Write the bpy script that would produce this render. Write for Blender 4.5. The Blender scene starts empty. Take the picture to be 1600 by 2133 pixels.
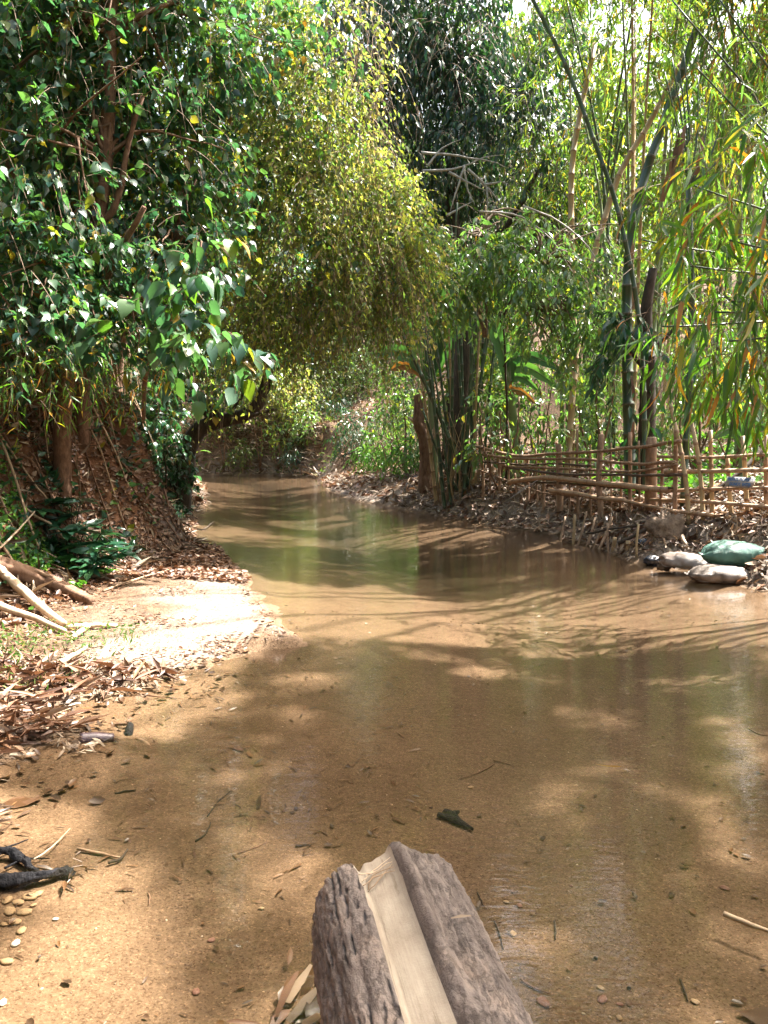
import bpy, math, random
import numpy as np
from mathutils import Vector, Matrix

random.seed(7)
rng = np.random.default_rng(11)
scene = bpy.context.scene
C = scene.collection
R = math.radians

# ---------------------------------------------------------------- camera
CAM_Z, PITCH, FOC = 1.5, R(4.84), 1611.0      # focal length in pixels of the 1600x2133 photograph
cam_d = bpy.data.cameras.new('camera')
cam_d.sensor_fit = 'VERTICAL'
cam_d.sensor_height = 24.0
cam_d.lens = 24.0 * FOC / 2133.0
cam_d.clip_start = 0.05
cam_d.clip_end = 1000
cam = bpy.data.objects.new('camera', cam_d)
cam.location = (0, 0, CAM_Z)
cam.rotation_euler = (R(90) - PITCH, 0, 0)
C.objects.link(cam)
scene.camera = cam

# ---------------------------------------------------------------- light
SUN_EL, SUN_AZ = R(58), R(60)                  # azimuth clockwise from the view direction (+Y)
SUN = np.array([math.sin(SUN_AZ) * math.cos(SUN_EL), math.cos(SUN_AZ) * math.cos(SUN_EL), math.sin(SUN_EL)])
world = bpy.data.worlds.new('World')
scene.world = world
world.use_nodes = True
wn = world.node_tree.nodes
sky = wn.new('ShaderNodeTexSky')
sky.sky_type = 'NISHITA'
sky.sun_disc = False
sky.sun_elevation = SUN_EL
sky.sun_rotation = SUN_AZ
sky.air_density = 1.6
sky.dust_density = 9.0
bg = wn['Background']
bg.inputs['Strength'].default_value = 0.095
world.node_tree.links.new(sky.outputs[0], bg.inputs['Color'])
sun_d = bpy.data.lights.new('sun', 'SUN')
sun_d.energy = 5.0
sun_d.angle = R(0.55)
sun_d.color = (1.0, 0.965, 0.91)
sun_o = bpy.data.objects.new('sun', sun_d)
sun_o.rotation_euler = Vector(SUN).to_track_quat('Z', 'Y').to_euler()
sun_o.location = (10, 12, 30)
C.objects.link(sun_o)
scene.view_settings.view_transform = 'Standard'
scene.view_settings.look = 'None'
scene.view_settings.exposure = 2.75
scene.view_settings.gamma = 1.0
scene.view_settings.use_curve_mapping = False
scene.render.engine = 'CYCLES'
cy = scene.cycles
cy.max_bounces = 7
cy.diffuse_bounces = 3
cy.glossy_bounces = 3
cy.transmission_bounces = 4
cy.transparent_max_bounces = 8
cy.caustics_reflective = False
cy.caustics_refractive = False
cy.sample_clamp_indirect = 6.0
cy.use_denoising = True
cy.denoiser = 'OPENIMAGEDENOISE'
cy.denoising_input_passes = 'RGB_ALBEDO_NORMAL'
cy.use_adaptive_sampling = False

# ---------------------------------------------------------------- from photograph pixels to points of the place
_F = np.array([0, math.cos(PITCH), -math.sin(PITCH)])
_U = np.array([0, math.sin(PITCH), math.cos(PITCH)])
def ray(px, py):
    return _F + (px - 800) / FOC * np.array([1., 0, 0]) - (py - 1066.5) / FOC * _U
def P(px, py, Y):                               # the point at depth Y metres
    d = ray(px, py)
    return np.array([0, 0, CAM_Z]) + d * (Y / d[1])
def G(px, py, z=0.0):                           # the point at height z
    d = ray(px, py)
    return np.array([0, 0, CAM_Z]) + d * ((z - CAM_Z) / d[2])

# ---------------------------------------------------------------- noise
def _hash(ix, iy, iz, seed):
    h = (ix.astype(np.int64) * 374761393 + iy.astype(np.int64) * 668265263 + iz.astype(np.int64) * 2147483647 + seed * 974634) & 0xffffffff
    h = ((h ^ (h >> 13)) * 1274126177) & 0xffffffff
    return ((h ^ (h >> 16)) & 0xffff) / 65535.0
def vnoise(p, seed=0):
    p = np.asarray(p, float)
    if p.shape[-1] == 2:
        p = np.concatenate([p, np.zeros(p.shape[:-1] + (1,))], -1)
    i = np.floor(p).astype(int)
    f = p - i
    f = f * f * (3 - 2 * f)
    r = 0
    for a in (0, 1):
        for b in (0, 1):
            for c in (0, 1):
                w = (f[..., 0] if a else 1 - f[..., 0]) * (f[..., 1] if b else 1 - f[..., 1]) * (f[..., 2] if c else 1 - f[..., 2])
                r = r + w * _hash(i[..., 0] + a, i[..., 1] + b, i[..., 2] + c, seed)
    return r
def fbm(p, seed=0, octaves=4):
    p = np.asarray(p, float)
    s, a, t = 0, 1.0, 0
    for k in range(octaves):
        s = s + a * vnoise(p * 2 ** k, seed + k)
        t += a
        a *= .5
    return s / t
def sstep(a, b, x):
    t = np.clip((x - a) / (b - a), 0, 1)
    return t * t * (3 - 2 * t)
def unit(v):
    return v / np.maximum(np.linalg.norm(v, axis=-1, keepdims=True), 1e-9)

# ---------------------------------------------------------------- materials
def new_mat(name):
    m = bpy.data.materials.new(name)
    m.use_nodes = True
    nt = m.node_tree
    for n in list(nt.nodes):
        nt.nodes.remove(n)
    return m, nt, nt.nodes, nt.links
def ramp(nodes, stops, interp='LINEAR'):
    r = nodes.new('ShaderNodeValToRGB')
    r.color_ramp.interpolation = interp
    e = r.color_ramp.elements
    while len(e) < len(stops):
        e.new(0.5)
    for k, (p, c) in enumerate(stops):
        e[k].position = p
        e[k].color = (*c, 1)
    return r
def math_node(nodes, op, a=None, b=None):
    n = nodes.new('ShaderNodeMath')
    n.operation = op
    if a is not None: n.inputs[0].default_value = a
    if b is not None: n.inputs[1].default_value = b
    return n
def leaf_mat(name, stops, trans=0.4, tmul=(1.3, 1.7, 0.75), rough=0.38, spec=0.5):
    m, nt, N, L = new_mat(name)
    at = N.new('ShaderNodeAttribute'); at.attribute_name = 'rnd'
    oi = N.new('ShaderNodeObjectInfo')
    ad = math_node(N, 'ADD'); fr = math_node(N, 'FRACT')
    L.new(at.outputs['Fac'], ad.inputs[0]); L.new(oi.outputs['Random'], ad.inputs[1]); L.new(ad.outputs[0], fr.inputs[0])
    rp = ramp(N, stops)
    L.new(fr.outputs[0], rp.inputs[0])
    pr = N.new('ShaderNodeBsdfPrincipled')
    pr.inputs['Roughness'].default_value = rough
    pr.inputs['Specular IOR Level'].default_value = spec
    L.new(rp.outputs[0], pr.inputs['Base Color'])
    mx = N.new('ShaderNodeMix'); mx.data_type = 'RGBA'; mx.blend_type = 'MULTIPLY'
    mx.inputs[0].default_value = 1
    L.new(rp.outputs[0], mx.inputs[6]); mx.inputs[7].default_value = (*tmul, 1)
    tr = N.new('ShaderNodeBsdfTranslucent')
    L.new(mx.outputs[2], tr.inputs[0])
    ms = N.new('ShaderNodeMixShader'); ms.inputs[0].default_value = trans
    L.new(pr.outputs[0], ms.inputs[1]); L.new(tr.outputs[0], ms.inputs[2])
    o = N.new('ShaderNodeOutputMaterial')
    L.new(ms.outputs[0], o.inputs[0])
    return m
def noise_mat(name, c1, c2, scale=8, rough=.85, bump=.4, stretch=(1, 1, 1), detail=6, c3=None, bdist=.01, coords='Object', spec=.3, attr=None):
    m, nt, N, L = new_mat(name)
    if attr:
        tc = N.new('ShaderNodeAttribute'); tc.attribute_name = attr; src = tc.outputs['Vector']
    else:
        tc = N.new('ShaderNodeTexCoord'); src = tc.outputs[coords]
    mp = N.new('ShaderNodeMapping'); mp.inputs['Scale'].default_value = stretch
    L.new(src, mp.inputs[0])
    nz = N.new('ShaderNodeTexNoise'); nz.inputs['Scale'].default_value = scale; nz.inputs['Detail'].default_value = detail
    nz.inputs['Roughness'].default_value = .65
    L.new(mp.outputs[0], nz.inputs[0])
    st = [(.32, c1), (.68, c2)] if c3 is None else [(.28, c1), (.5, c2), (.72, c3)]
    rp = ramp(N, st)
    L.new(nz.outputs[0], rp.inputs[0])
    pr = N.new('ShaderNodeBsdfPrincipled')
    pr.inputs['Roughness'].default_value = rough
    pr.inputs['Specular IOR Level'].default_value = spec
    L.new(rp.outputs[0], pr.inputs['Base Color'])
    bp = N.new('ShaderNodeBump'); bp.inputs['Strength'].default_value = bump; bp.inputs['Distance'].default_value = bdist
    L.new(nz.outputs[0], bp.inputs['Height']); L.new(bp.outputs[0], pr.inputs['Normal'])
    o = N.new('ShaderNodeOutputMaterial')
    L.new(pr.outputs[0], o.inputs[0])
    return m

M = {}
M['broad'] = leaf_mat('broad_leaf', [(0, (.024, .066, .052)), (.35, (.044, .105, .066)), (.75, (.078, .145, .062)), (.93, (.10, .19, .02)), (.97, (.30, .22, .03)), (1, (.22, .09, .02))], .42, rough=.33, spec=.6)
M['teal'] = leaf_mat('dark_glossy_leaf', [(0, (.012, .045, .026)), (.5, (.02, .07, .034)), (1, (.035, .10, .034))], .22, rough=.3, spec=.6)
M['creeper'] = leaf_mat('dry_creeper_leaf', [(0, (.08, .15, .05)), (.3, (.18, .25, .06)), (.52, (.32, .36, .075)), (.68, (.46, .42, .11)), (.8, (.40, .29, .18)), (.9, (.17, .2, .06)), (1, (.26, .17, .11))], .52, tmul=(1.25, 1.4, .65), rough=.5)
M['ever'] = leaf_mat('evergreen_leaf', [(0, (.014, .038, .030)), (.5, (.022, .058, .036)), (.9, (.04, .085, .03)), (1, (.08, .13, .025))], .25, rough=.36, spec=.5)
M['shrub'] = leaf_mat('light_shrub_leaf', [(0, (.07, .135, .06)), (.5, (.12, .20, .065)), (.88, (.18, .26, .055)), (.95, (.25, .24, .03)), (1, (.3, .2, .04))], .42, rough=.28, spec=.9)
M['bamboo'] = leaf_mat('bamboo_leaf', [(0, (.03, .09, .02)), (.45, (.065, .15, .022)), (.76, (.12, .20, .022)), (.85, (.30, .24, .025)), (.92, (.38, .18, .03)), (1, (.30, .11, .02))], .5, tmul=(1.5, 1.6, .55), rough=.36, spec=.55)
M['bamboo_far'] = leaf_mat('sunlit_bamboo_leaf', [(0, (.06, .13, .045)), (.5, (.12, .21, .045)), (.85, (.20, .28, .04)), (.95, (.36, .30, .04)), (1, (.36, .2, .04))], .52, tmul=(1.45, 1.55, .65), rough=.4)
M['far'] = leaf_mat('far_leaf', [(0, (.04, .08, .025)), (.5, (.09, .13, .03)), (.8, (.16, .17, .04)), (1, (.22, .16, .06))], .4, rough=.5)
M['fresh'] = leaf_mat('fresh_leaf', [(0, (.05, .14, .03)), (.6, (.09, .2, .03)), (1, (.16, .26, .035))], .45, rough=.35)
M['grass'] = leaf_mat('grass_blade', [(0, (.05, .12, .025)), (.6, (.10, .18, .04)), (.85, (.2, .2, .07)), (1, (.26, .2, .1))], .4, tmul=(1.2, 1.3, .7), rough=.5)
M['dryleaf'] = leaf_mat('dead_leaf', [(0, (.055, .026, .014)), (.35, (.11, .05, .025)), (.7, (.18, .09, .048)), (.9, (.25, .145, .08)), (1, (.36, .26, .18))], .15, tmul=(1.2, 1, .8), rough=.55)
M['drybamboo'] = leaf_mat('dead_bamboo_leaf', [(0, (.07, .043, .026)), (.4, (.15, .10, .06)), (.8, (.26, .19, .125)), (1, (.40, .32, .23))], .12, tmul=(1.2, 1, .8), rough=.6)
M['darkwet'] = leaf_mat('wet_leaf', [(0, (.035, .022, .014)), (.5, (.08, .042, .022)), (1, (.17, .085, .035))], .1, rough=.35)
M['banana'] = leaf_mat('banana_leaf', [(0, (.04, .10, .035)), (.5, (.07, .15, .045)), (1, (.11, .2, .05))], .45, rough=.4, spec=.5)
M['banana_dry'] = leaf_mat('dry_banana_leaf', [(0, (.25, .12, .03)), (1, (.38, .2, .05))], .4, tmul=(1.3, 1.1, .6), rough=.6)
M['bark'] = noise_mat('brown_bark', (.06, .032, .02), (.16, .09, .055), 14, .9, .7, (1, 1, .35), c3=(.24, .15, .10))
M['bark_dark'] = noise_mat('dark_bark', (.022, .017, .012), (.07, .05, .035), 12, .9, .7, (1, 1, .4))
M['bark_red'] = noise_mat('reddish_bark', (.05, .025, .016), (.13, .068, .04), 20, .9, .9, (1, 1, .5), c3=(.20, .12, .075))
M['twig'] = noise_mat('twig', (.10, .065, .04), (.22, .15, .10), 20, .8, .3)
M['paletwig'] = noise_mat('bare_grey_branch', (.22, .19, .17), (.42, .38, .34), 12, .8, .3)
M['palewood'] = noise_mat('pale_driftwood', (.36, .25, .16), (.56, .44, .32), 16, .75, .3, (1, 1, .3))
M['stick'] = noise_mat('weathered_stick', (.18, .11, .065), (.36, .25, .16), 18, .8, .4, (1, 1, .3))
M['rail'] = noise_mat('fence_pole', (.11, .062, .038), (.25, .15, .09), 16, .7, .4, (1, 1, .4), c3=(.36, .24, .15))
M['lath'] = noise_mat('brown_lath', (.16, .09, .05), (.34, .21, .125), 16, .6, .4, (1, 1, .4), c3=(.42, .29, .18))
M['rail_dark'] = noise_mat('dark_fence_pole', (.045, .03, .022), (.13, .08, .052), 16, .75, .4, (1, 1, .4))
M['culm'] = noise_mat('bamboo_culm', (.016, .036, .018), (.045, .078, .030), 5, .4, .08, (1, 1, .25), spec=.5)
M['culm_pale'] = noise_mat('pale_bamboo_culm', (.09, .14, .06), (.19, .22, .11), 5, .45, .08, (1, 1, .25), spec=.5)
M['culm_dry'] = noise_mat('dry_bamboo_culm', (.26, .17, .08), (.42, .31, .17), 6, .5, .1, (1, 1, .25), spec=.4)
M['node'] = noise_mat('bamboo_node', (.06, .065, .045), (.17, .16, .11), 20, .6, .1)
M['sheath'] = noise_mat('culm_sheath', (.16, .07, .03), (.30, .15, .075), 12, .7, .3, (3, 3, .3))
M['char'] = noise_mat('charred_wood', (.006, .006, .007), (.028, .027, .03), 70, .8, 1.0, (1, 1, .5), spec=.15, bdist=.015)
M['charlog'] = noise_mat('wet_purple_wood', (.035, .022, .028), (.12, .075, .085), 22, .35, .5, (.25, 1, 1), spec=.6)
M['stone'] = noise_mat('creek_pebble', (.22, .14, .07), (.42, .30, .17), 9, .6, .3)
M['stone_red'] = noise_mat('red_pebble', (.16, .075, .05), (.27, .14, .10), 9, .55, .3)
M['stone_white'] = noise_mat('white_pebble', (.55, .48, .40), (.75, .70, .62), 9, .6, .3)
M['clod'] = noise_mat('earth_clod', (.07, .045, .03), (.18, .125, .085), 18, .95, 1, c3=(.3, .22, .15), bdist=.02)
M['plastic'] = noise_mat('dark_plastic', (.012, .014, .02), (.05, .055, .07), 9, .25, .4, spec=.6)

# ---------------------------------------------------------------- mesh helpers
def mesh(name, V, FL, mats, smooth=False, mi=None, fattr=None, vattr=None):
    """V: n x 3; FL: list of k x n face arrays."""
    me = bpy.data.meshes.new(name)
    V = np.ascontiguousarray(V, np.float32)
    FL = [np.asarray(f, np.int32) for f in FL if len(f)]
    loops = np.concatenate([f.ravel() for f in FL])
    tot = np.concatenate([np.full(len(f), f.shape[1], np.int32) for f in FL])
    start = np.concatenate([[0], np.cumsum(tot)[:-1]]).astype(np.int32)
    me.vertices.add(len(V)); me.vertices.foreach_set('co', V.ravel())
    me.loops.add(len(loops)); me.loops.foreach_set('vertex_index', loops)
    me.polygons.add(len(tot)); me.polygons.foreach_set('loop_start', start); me.polygons.foreach_set('loop_total', tot)
    if smooth:
        me.polygons.foreach_set('use_smooth', np.ones(len(tot), bool))
    if mi is not None:
        me.polygons.foreach_set('material_index', np.asarray(mi, np.int32))
    if fattr is not None:
        me.attributes.new('rnd', 'FLOAT', 'FACE').data.foreach_set('value', np.asarray(fattr, np.float32))
    for k, a in (vattr or {}).items():
        a = np.asarray(a, np.float32)
        if a.ndim == 1:
            me.attributes.new(k, 'FLOAT', 'POINT').data.foreach_set('value', a)
        else:
            me.attributes.new(k, 'FLOAT_VECTOR', 'POINT').data.foreach_set('vector', a.ravel())
    for m in (mats if isinstance(mats, (list, tuple)) else [mats]):
        me.materials.append(m)
    me.update(calc_edges=True)
    return me
def link(name, me, parent=None, loc=None):
    o = bpy.data.objects.new(name, me)
    C.objects.link(o)
    if parent is not None: o.parent = parent
    if loc is not None: o.location = loc
    return o
def tag(o, label, cat, group=None, kind=None):
    if label: o['label'] = label
    if cat: o['category'] = cat
    if group: o['group'] = group
    if kind: o['kind'] = kind
    return o
def thing(name, loc, label, cat, group=None):
    o = bpy.data.objects.new(name, None)
    o.empty_display_size = .1
    o.location = [float(v) for v in loc]
    C.objects.link(o)
    return tag(o, label, cat, group)
def origin(root):
    return np.array(root.location) if root is not None else np.zeros(3)
def spline(pts, n):
    """Catmull-Rom through the points, n samples."""
    p = np.asarray(pts, float)
    if len(p) < 3:
        t = np.linspace(0, 1, n)[:, None]
        return p[0] + (p[-1] - p[0]) * t
    q = np.vstack([2 * p[0] - p[1], p, 2 * p[-1] - p[-2]])
    u = np.linspace(0, len(p) - 1 - 1e-6, n)
    i = u.astype(int); f = (u - i)[:, None]
    a, b, c, d = q[i], q[i + 1], q[i + 2], q[i + 3]
    return .5 * (2 * b + (c - a) * f + (2 * a - 5 * b + 4 * c - d) * f ** 2 + (3 * b - a - 3 * c + d) * f ** 3)
def tube_arrays(pts, rad, sides=7, cap=True, rough=0.0):
    pts = np.asarray(pts, float); n = len(pts)
    rad = np.broadcast_to(np.asarray(rad, float), (n,))
    T = unit(np.gradient(pts, axis=0))
    up = np.array([0, 0, 1.]) if abs(T[0, 2]) < .8 else np.array([0, 1., 0])
    X = unit(np.cross(T, up)); Y = np.cross(T, X)
    a = np.linspace(0, 2 * math.pi, sides, endpoint=False)
    co = np.cumsum(rng.normal(size=(n, sides)), 0) * .16 + rng.normal(size=(1, sides)) * .8
    co = co - co.mean(1, keepdims=True)
    rr = rad[:, None] * (1 + rough * (np.tanh(co) * .9 + (rng.random((n, sides)) - .5) * .2))
    V = pts[:, None] + rr[..., None] * (np.cos(a)[None, :, None] * X[:, None] + np.sin(a)[None, :, None] * Y[:, None])
    i = np.arange(n - 1)[:, None] * sides; j = np.arange(sides)[None]; k = (np.arange(sides) + 1)[None] % sides
    F = np.stack([i + j, i + k, i + sides + k, i + sides + j], -1).reshape(-1, 4)
    V = V.reshape(-1, 3)
    caps = []
    if cap:
        V = np.vstack([V, pts[:1], pts[-1:]])
        b = n * sides
        j = np.arange(sides); k = (j + 1) % sides
        caps = [np.stack([np.full(sides, b), k, j], -1), np.stack([np.full(sides, b + 1), (n - 1) * sides + j, (n - 1) * sides + k], -1)]
    return V, F, caps
def tube(name, pts, rad, mat, parent=None, n=None, sides=7, rough=0.0, wob=0.0, lump=0.0):
    """A limb, pole or stick as one object; a top-level one has its origin at its first point."""
    if n: 
        p = spline(pts, n)
        rad = np.interp(np.linspace(0, 1, n), np.linspace(0, 1, len(np.atleast_1d(rad))), np.atleast_1d(rad)) if np.ndim(rad) else np.full(n, rad)
    else:
        p = np.asarray(pts, float)
    if wob:
        p = p + (fbm(np.stack([np.arange(len(p)) * .6, np.full(len(p), rng.random() * 99)], -1)[:, None] + np.array([[0, 0], [31, 0], [67, 0]]), 3, 2) - .5) * 2 * wob
    o = origin(parent) if parent is not None else p[0].copy()
    V, F, caps = tube_arrays(p - o, rad, sides, True, rough)
    if lump:
        V = V + (np.stack([fbm((V + o) * 38 + k * 17, 7 + k, 4) for k in range(3)], -1) - .5) * 2 * lump
    me = mesh(name, V, [F] + caps, mat, True)
    return link(name, me, parent, None if parent is not None else o)

# leaf outlines: length 1 along +Y, folded along the midrib
def _leaf(w1, w2, y1, y2, fold, droop):
    V = np.array([[0, 0, 0], [0, y1, 0], [0, y2, 0], [0, 1, 0],
                  [-w1, y1, fold * w1], [w1, y1, fold * w1], [-w2, y2, fold * w2], [w2, y2, fold * w2]], float)
    V[:, 2] -= droop * V[:, 1] ** 2
    F4 = np.array([[1, 2, 6, 4], [1, 5, 7, 2]]); F3 = np.array([[0, 1, 4], [0, 5, 1], [2, 3, 6], [2, 7, 3]])
    return V, F4, F3
def _broad():
    st = [(0.0, .10), (.12, .31), (.34, .37), (.62, .24), (.85, .09)]
    V = [[0, y, 0] for y, w in st] + [[0, 1.02, 0]] + [[s * w, y - (.05 if i == 0 else 0), .24 * w] for s in (-1, 1) for i, (y, w) in enumerate(st)]
    V = np.array(V, float); V[:, 2] -= .24 * V[:, 1] ** 2
    F4, F3 = [], [[4, 5, 10], [4, 15, 5]]
    for i in range(4):
        F4 += [[i, i + 1, 7 + i, 6 + i], [i, 11 + i, 12 + i, i + 1]]
    return V, np.array(F4), np.array(F3)
LEAF = {
    'broad': _broad(),
    'elong': _leaf(.17, .15, .28, .66, .3, .25),
    'lance': _leaf(.062, .052, .2, .6, .35, .22),
    'small': (np.array([[0, 0, 0], [-.26, .45, .06], [.26, .45, .06], [0, 1, -.12]], float), np.zeros((0, 4), int), np.array([[0, 3, 1], [0, 2, 3]])),
    'sliver': (np.array([[0, 0, 0], [-.085, .4, .03], [.085, .4, .03], [0, 1, -.15]], float), np.zeros((0, 4), int), np.array([[0, 3, 1], [0, 2, 3]])),
    'curl': (np.array([[0, 0, 0], [-.25, .3, .12], [.25, .3, .10], [-.2, .7, .16], [.2, .7, .05], [0, 1, .12], [0, .5, -.02]], float), np.zeros((0, 4), int),
             np.array([[0, 6, 1], [0, 2, 6], [1, 6, 3], [2, 4, 6], [3, 6, 5], [6, 4, 5]])),
    'strip': (np.array([[-.06, 0, 0], [.06, 0, .03], [-.085, .5, .07], [.085, .5, .03], [-.03, 1, .02], [.03, 1, 0]], float), np.array([[0, 1, 3, 2], [2, 3, 5, 4]]), np.zeros((0, 3), int)),
}
_variants = {}
def leaf_variants(kind, matname):
    key = (kind, matname)
    if key not in _variants:
        V, F4, F3 = LEAF[kind]
        out = []
        for k in range(5):
            W = V.copy()
            W[:, 0] *= .85 + .3 * rng.random()
            W[:, 2] -= (.25 * rng.random() - .05) * W[:, 1] ** 2
            W[:, 0] += (rng.random() - .5) * .14 * W[:, 1] ** 2
            out.append(mesh('leaf', W, [F4, F3], M[matname], False, None, np.full(len(F4) + len(F3), rng.random())))
        _variants[key] = out
    return _variants[key]
def leaf_frames(D, N):
    D = unit(D)
    X = unit(np.cross(D, N))
    return X, D, np.cross(X, D)
def leaves_mesh(name, Pb, D, N, S, kind, matname, root=None, rnd=None, as_stuff=True):
    """All these leaves as ONE mesh."""
    if len(Pb) == 0:
        return None
    V, F4, F3 = LEAF[kind]
    X, D, Z = leaf_frames(D, N)
    n = len(Pb)
    w = .8 + .4 * rng.random(n); dr = .3 * (rng.random(n) - .3)
    vx = V[None, :, 0] * w[:, None]; vy = np.broadcast_to(V[None, :, 1], vx.shape); vz = V[None, :, 2] - dr[:, None] * V[None, :, 1] ** 2
    W = Pb[:, None] - origin(root) + S[:, None, None] * (vx[..., None] * X[:, None] + vy[..., None] * D[:, None] + vz[..., None] * Z[:, None])
    off = (np.arange(n) * len(V))[:, None, None]
    rnd = rng.random(n) if rnd is None else rnd
    FL = [(F4[None] + off).reshape(-1, 4), (F3[None] + off).reshape(-1, 3)]
    fa = np.concatenate([np.repeat(rnd, len(F4)), np.repeat(rnd, len(F3))])
    me = mesh(name, W.reshape(-1, 3), FL, M[matname], False, None, fa)
    o = link(name, me, root)
    if as_stuff: o['kind'] = 'stuff'
    return o
def leaf_objects(Pb, D, N, S, kind, matname, root, name='leaf'):
    """Each of these leaves an object of its own, sharing five meshes."""
    X, D, Z = leaf_frames(D, N)
    vs = leaf_variants(kind, matname)
    o0 = origin(root)
    for k in range(len(Pb)):
        o = bpy.data.objects.new(name, vs[k % 5])
        s = S[k]; x, d, z, p = X[k] * s, D[k] * s, Z[k] * s, Pb[k] - o0
        o.parent = root
        o.matrix_basis = Matrix(((x[0], d[0], z[0], p[0]), (x[1], d[1], z[1], p[1]), (x[2], d[2], z[2], p[2]), (0, 0, 0, 1)))
        C.objects.link(o)

# ---------------------------------------------------------------- the creek
LEFT = [(-1.6, -4), (-1.5, 1.0), (-1.42, 2.2), (-1.6, 3.0), (-1.82, 3.6), (-1.5, 3.85), (-1.95, 4.15), (-1.72, 4.7), (-1.5, 5.15), (-1.18, 5.4), (-.72, 5.85), (-.82, 6.5),
        (-1.22, 7.8), (-1.7, 9.6), (-2.55, 11.4), (-3.7, 14.5), (-4.1, 16.5), (-4.7, 20), (-6.5, 28), (-8.2, 34.0), (-11, 36), (-18, 37)]
RIGHT = [(-18, 42), (-8, 40.5), (-5.5, 40), (-3.2, 37), (-2.5, 32.5), (-2.2, 30), (-1.95, 26.5), (-1.25, 23), (.35, 18.6), (1.87, 15), (2.9, 13.2), (3.1, 11), (3.35, 10), (3.65, 9.5), (3.95, 8.4), (4.3, 6), (4.6, 2), (4.6, -4)]
_poly = np.array(LEFT + RIGHT)
def creek_sd(x, y):
    """Distance to the waterline, negative in the water."""
    p = np.stack([np.asarray(x, float), np.asarray(y, float)], -1)
    shp = p.shape[:-1]
    p = p.reshape(-1, 2)
    wob = np.stack([vnoise(p * 1.7, 5), vnoise(p * 1.7, 9)], -1) - .5
    p = p + wob * .35 + (np.stack([vnoise(p * 6, 15), vnoise(p * 6, 19)], -1) - .5) * .1
    d = np.full(len(p), 1e9); ins = np.zeros(len(p), bool)
    for a, b in zip(_poly, np.roll(_poly, -1, 0)):
        e = b - a; w = p - a
        t = np.clip((w @ e) / (e @ e), 0, 1)
        d = np.minimum(d, ((w - t[:, None] * e) ** 2).sum(1))
        c = (a[1] <= p[:, 1]) != (b[1] <= p[:, 1])
        with np.errstate(divide='ignore', invalid='ignore'):
            ins ^= c & (p[:, 0] < a[0] + (p[:, 1] - a[1]) * e[0] / (e[1] if e[1] else 1e-9))
    return (np.sqrt(d) * np.where(ins, -1, 1)).reshape(shp)
FOOT_Y = [-8, 3, 5, 6.5, 8, 9.5, 11, 13, 16, 20, 27, 34, 36]
FOOT_X = [-3.2, -3.4, -3.7, -3.75, -3.55, -3.3, -3.2, -3.75, -4.35, -5.0, -6.9, -8.9, -11]
def height(x, y):
    x = np.asarray(x, float); y = np.asarray(y, float)
    p = np.stack([x, y], -1)
    s = creek_sd(x, y)
    n1 = fbm(p * .9, 21, 4) - .5; n2 = fbm(p * 3.5, 33, 3) - .5
    depth = .018 * sstep(0, .3, -s) + np.where(y < 7, .07, .115) * -s
    bed = -np.clip(depth, 0, .08 + .022 * np.clip(y, 0, 16)) + n2 * .025 + n1 * .03 * (-s > .3)
    so = np.maximum(s, 0)
    land = .004 + .01 * sstep(0, .3, so) + .055 * np.minimum(so, 2.5) + n2 * .03 * sstep(.2, 1.0, so)
    # left bank
    t = np.interp(y, FOOT_Y, FOOT_X) - x
    gully = fbm(np.stack([y * 1.1, x * .35], -1), 51, 4) - .5
    lb = (fbm(p * 5, 57, 3) - .5) * .34 * sstep(.05, .5, t) + 2.35 * sstep(0, 1.5, t + gully * 1.9) + .3 * sstep(-.5, .3, t) + .22 * np.clip(t - .8, 0, 9) + (n2 * .3 + n1 * .8) * sstep(0, 1, t)
    on_left = (x < np.interp(y, [-8, 6, 20, 34, 36], [-1, -1, -3, -6, -8])) & (y < 37)
    land = land + np.where(on_left, lb, 0)
    # right bank
    on_right = (~on_left) & (y < 37) & (s > -2)
    rb = .5 * sstep(.0, .9, so + n1 * .5) * sstep(24, 15, y) + .16 * np.clip(so, 0, 6) * sstep(10, 22, y) + .05 * np.clip(so, 0, 8) + .10 * n1 * sstep(.3, 1, so)
    land = land + np.where(on_right, rb, 0)
    # beyond the bend
    fb = 2.3 * sstep(0, 1.5, so) + .38 * np.clip(so - 1, 0, 22) + n1 * 1.3 * sstep(.5, 2, so)
    land = land + np.where((~on_left) & (y >= 34), fb * sstep(34, 39, y), 0)
    return np.where(s < 0, bed, land)
def hz(x, y):
    return float(height(np.array([x]), np.array([y]))[0])
def ground_at(px, py):
    """Where the line of sight of this pixel meets the ground."""
    d = ray(px, py)
    t = np.linspace(1.5, 60, 1500)
    Q = np.array([0, 0, CAM_Z]) + d * t[:, None]
    h = height(Q[:, 0], Q[:, 1])
    k = np.argmax(Q[:, 2] < h)
    return Q[k]

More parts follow.
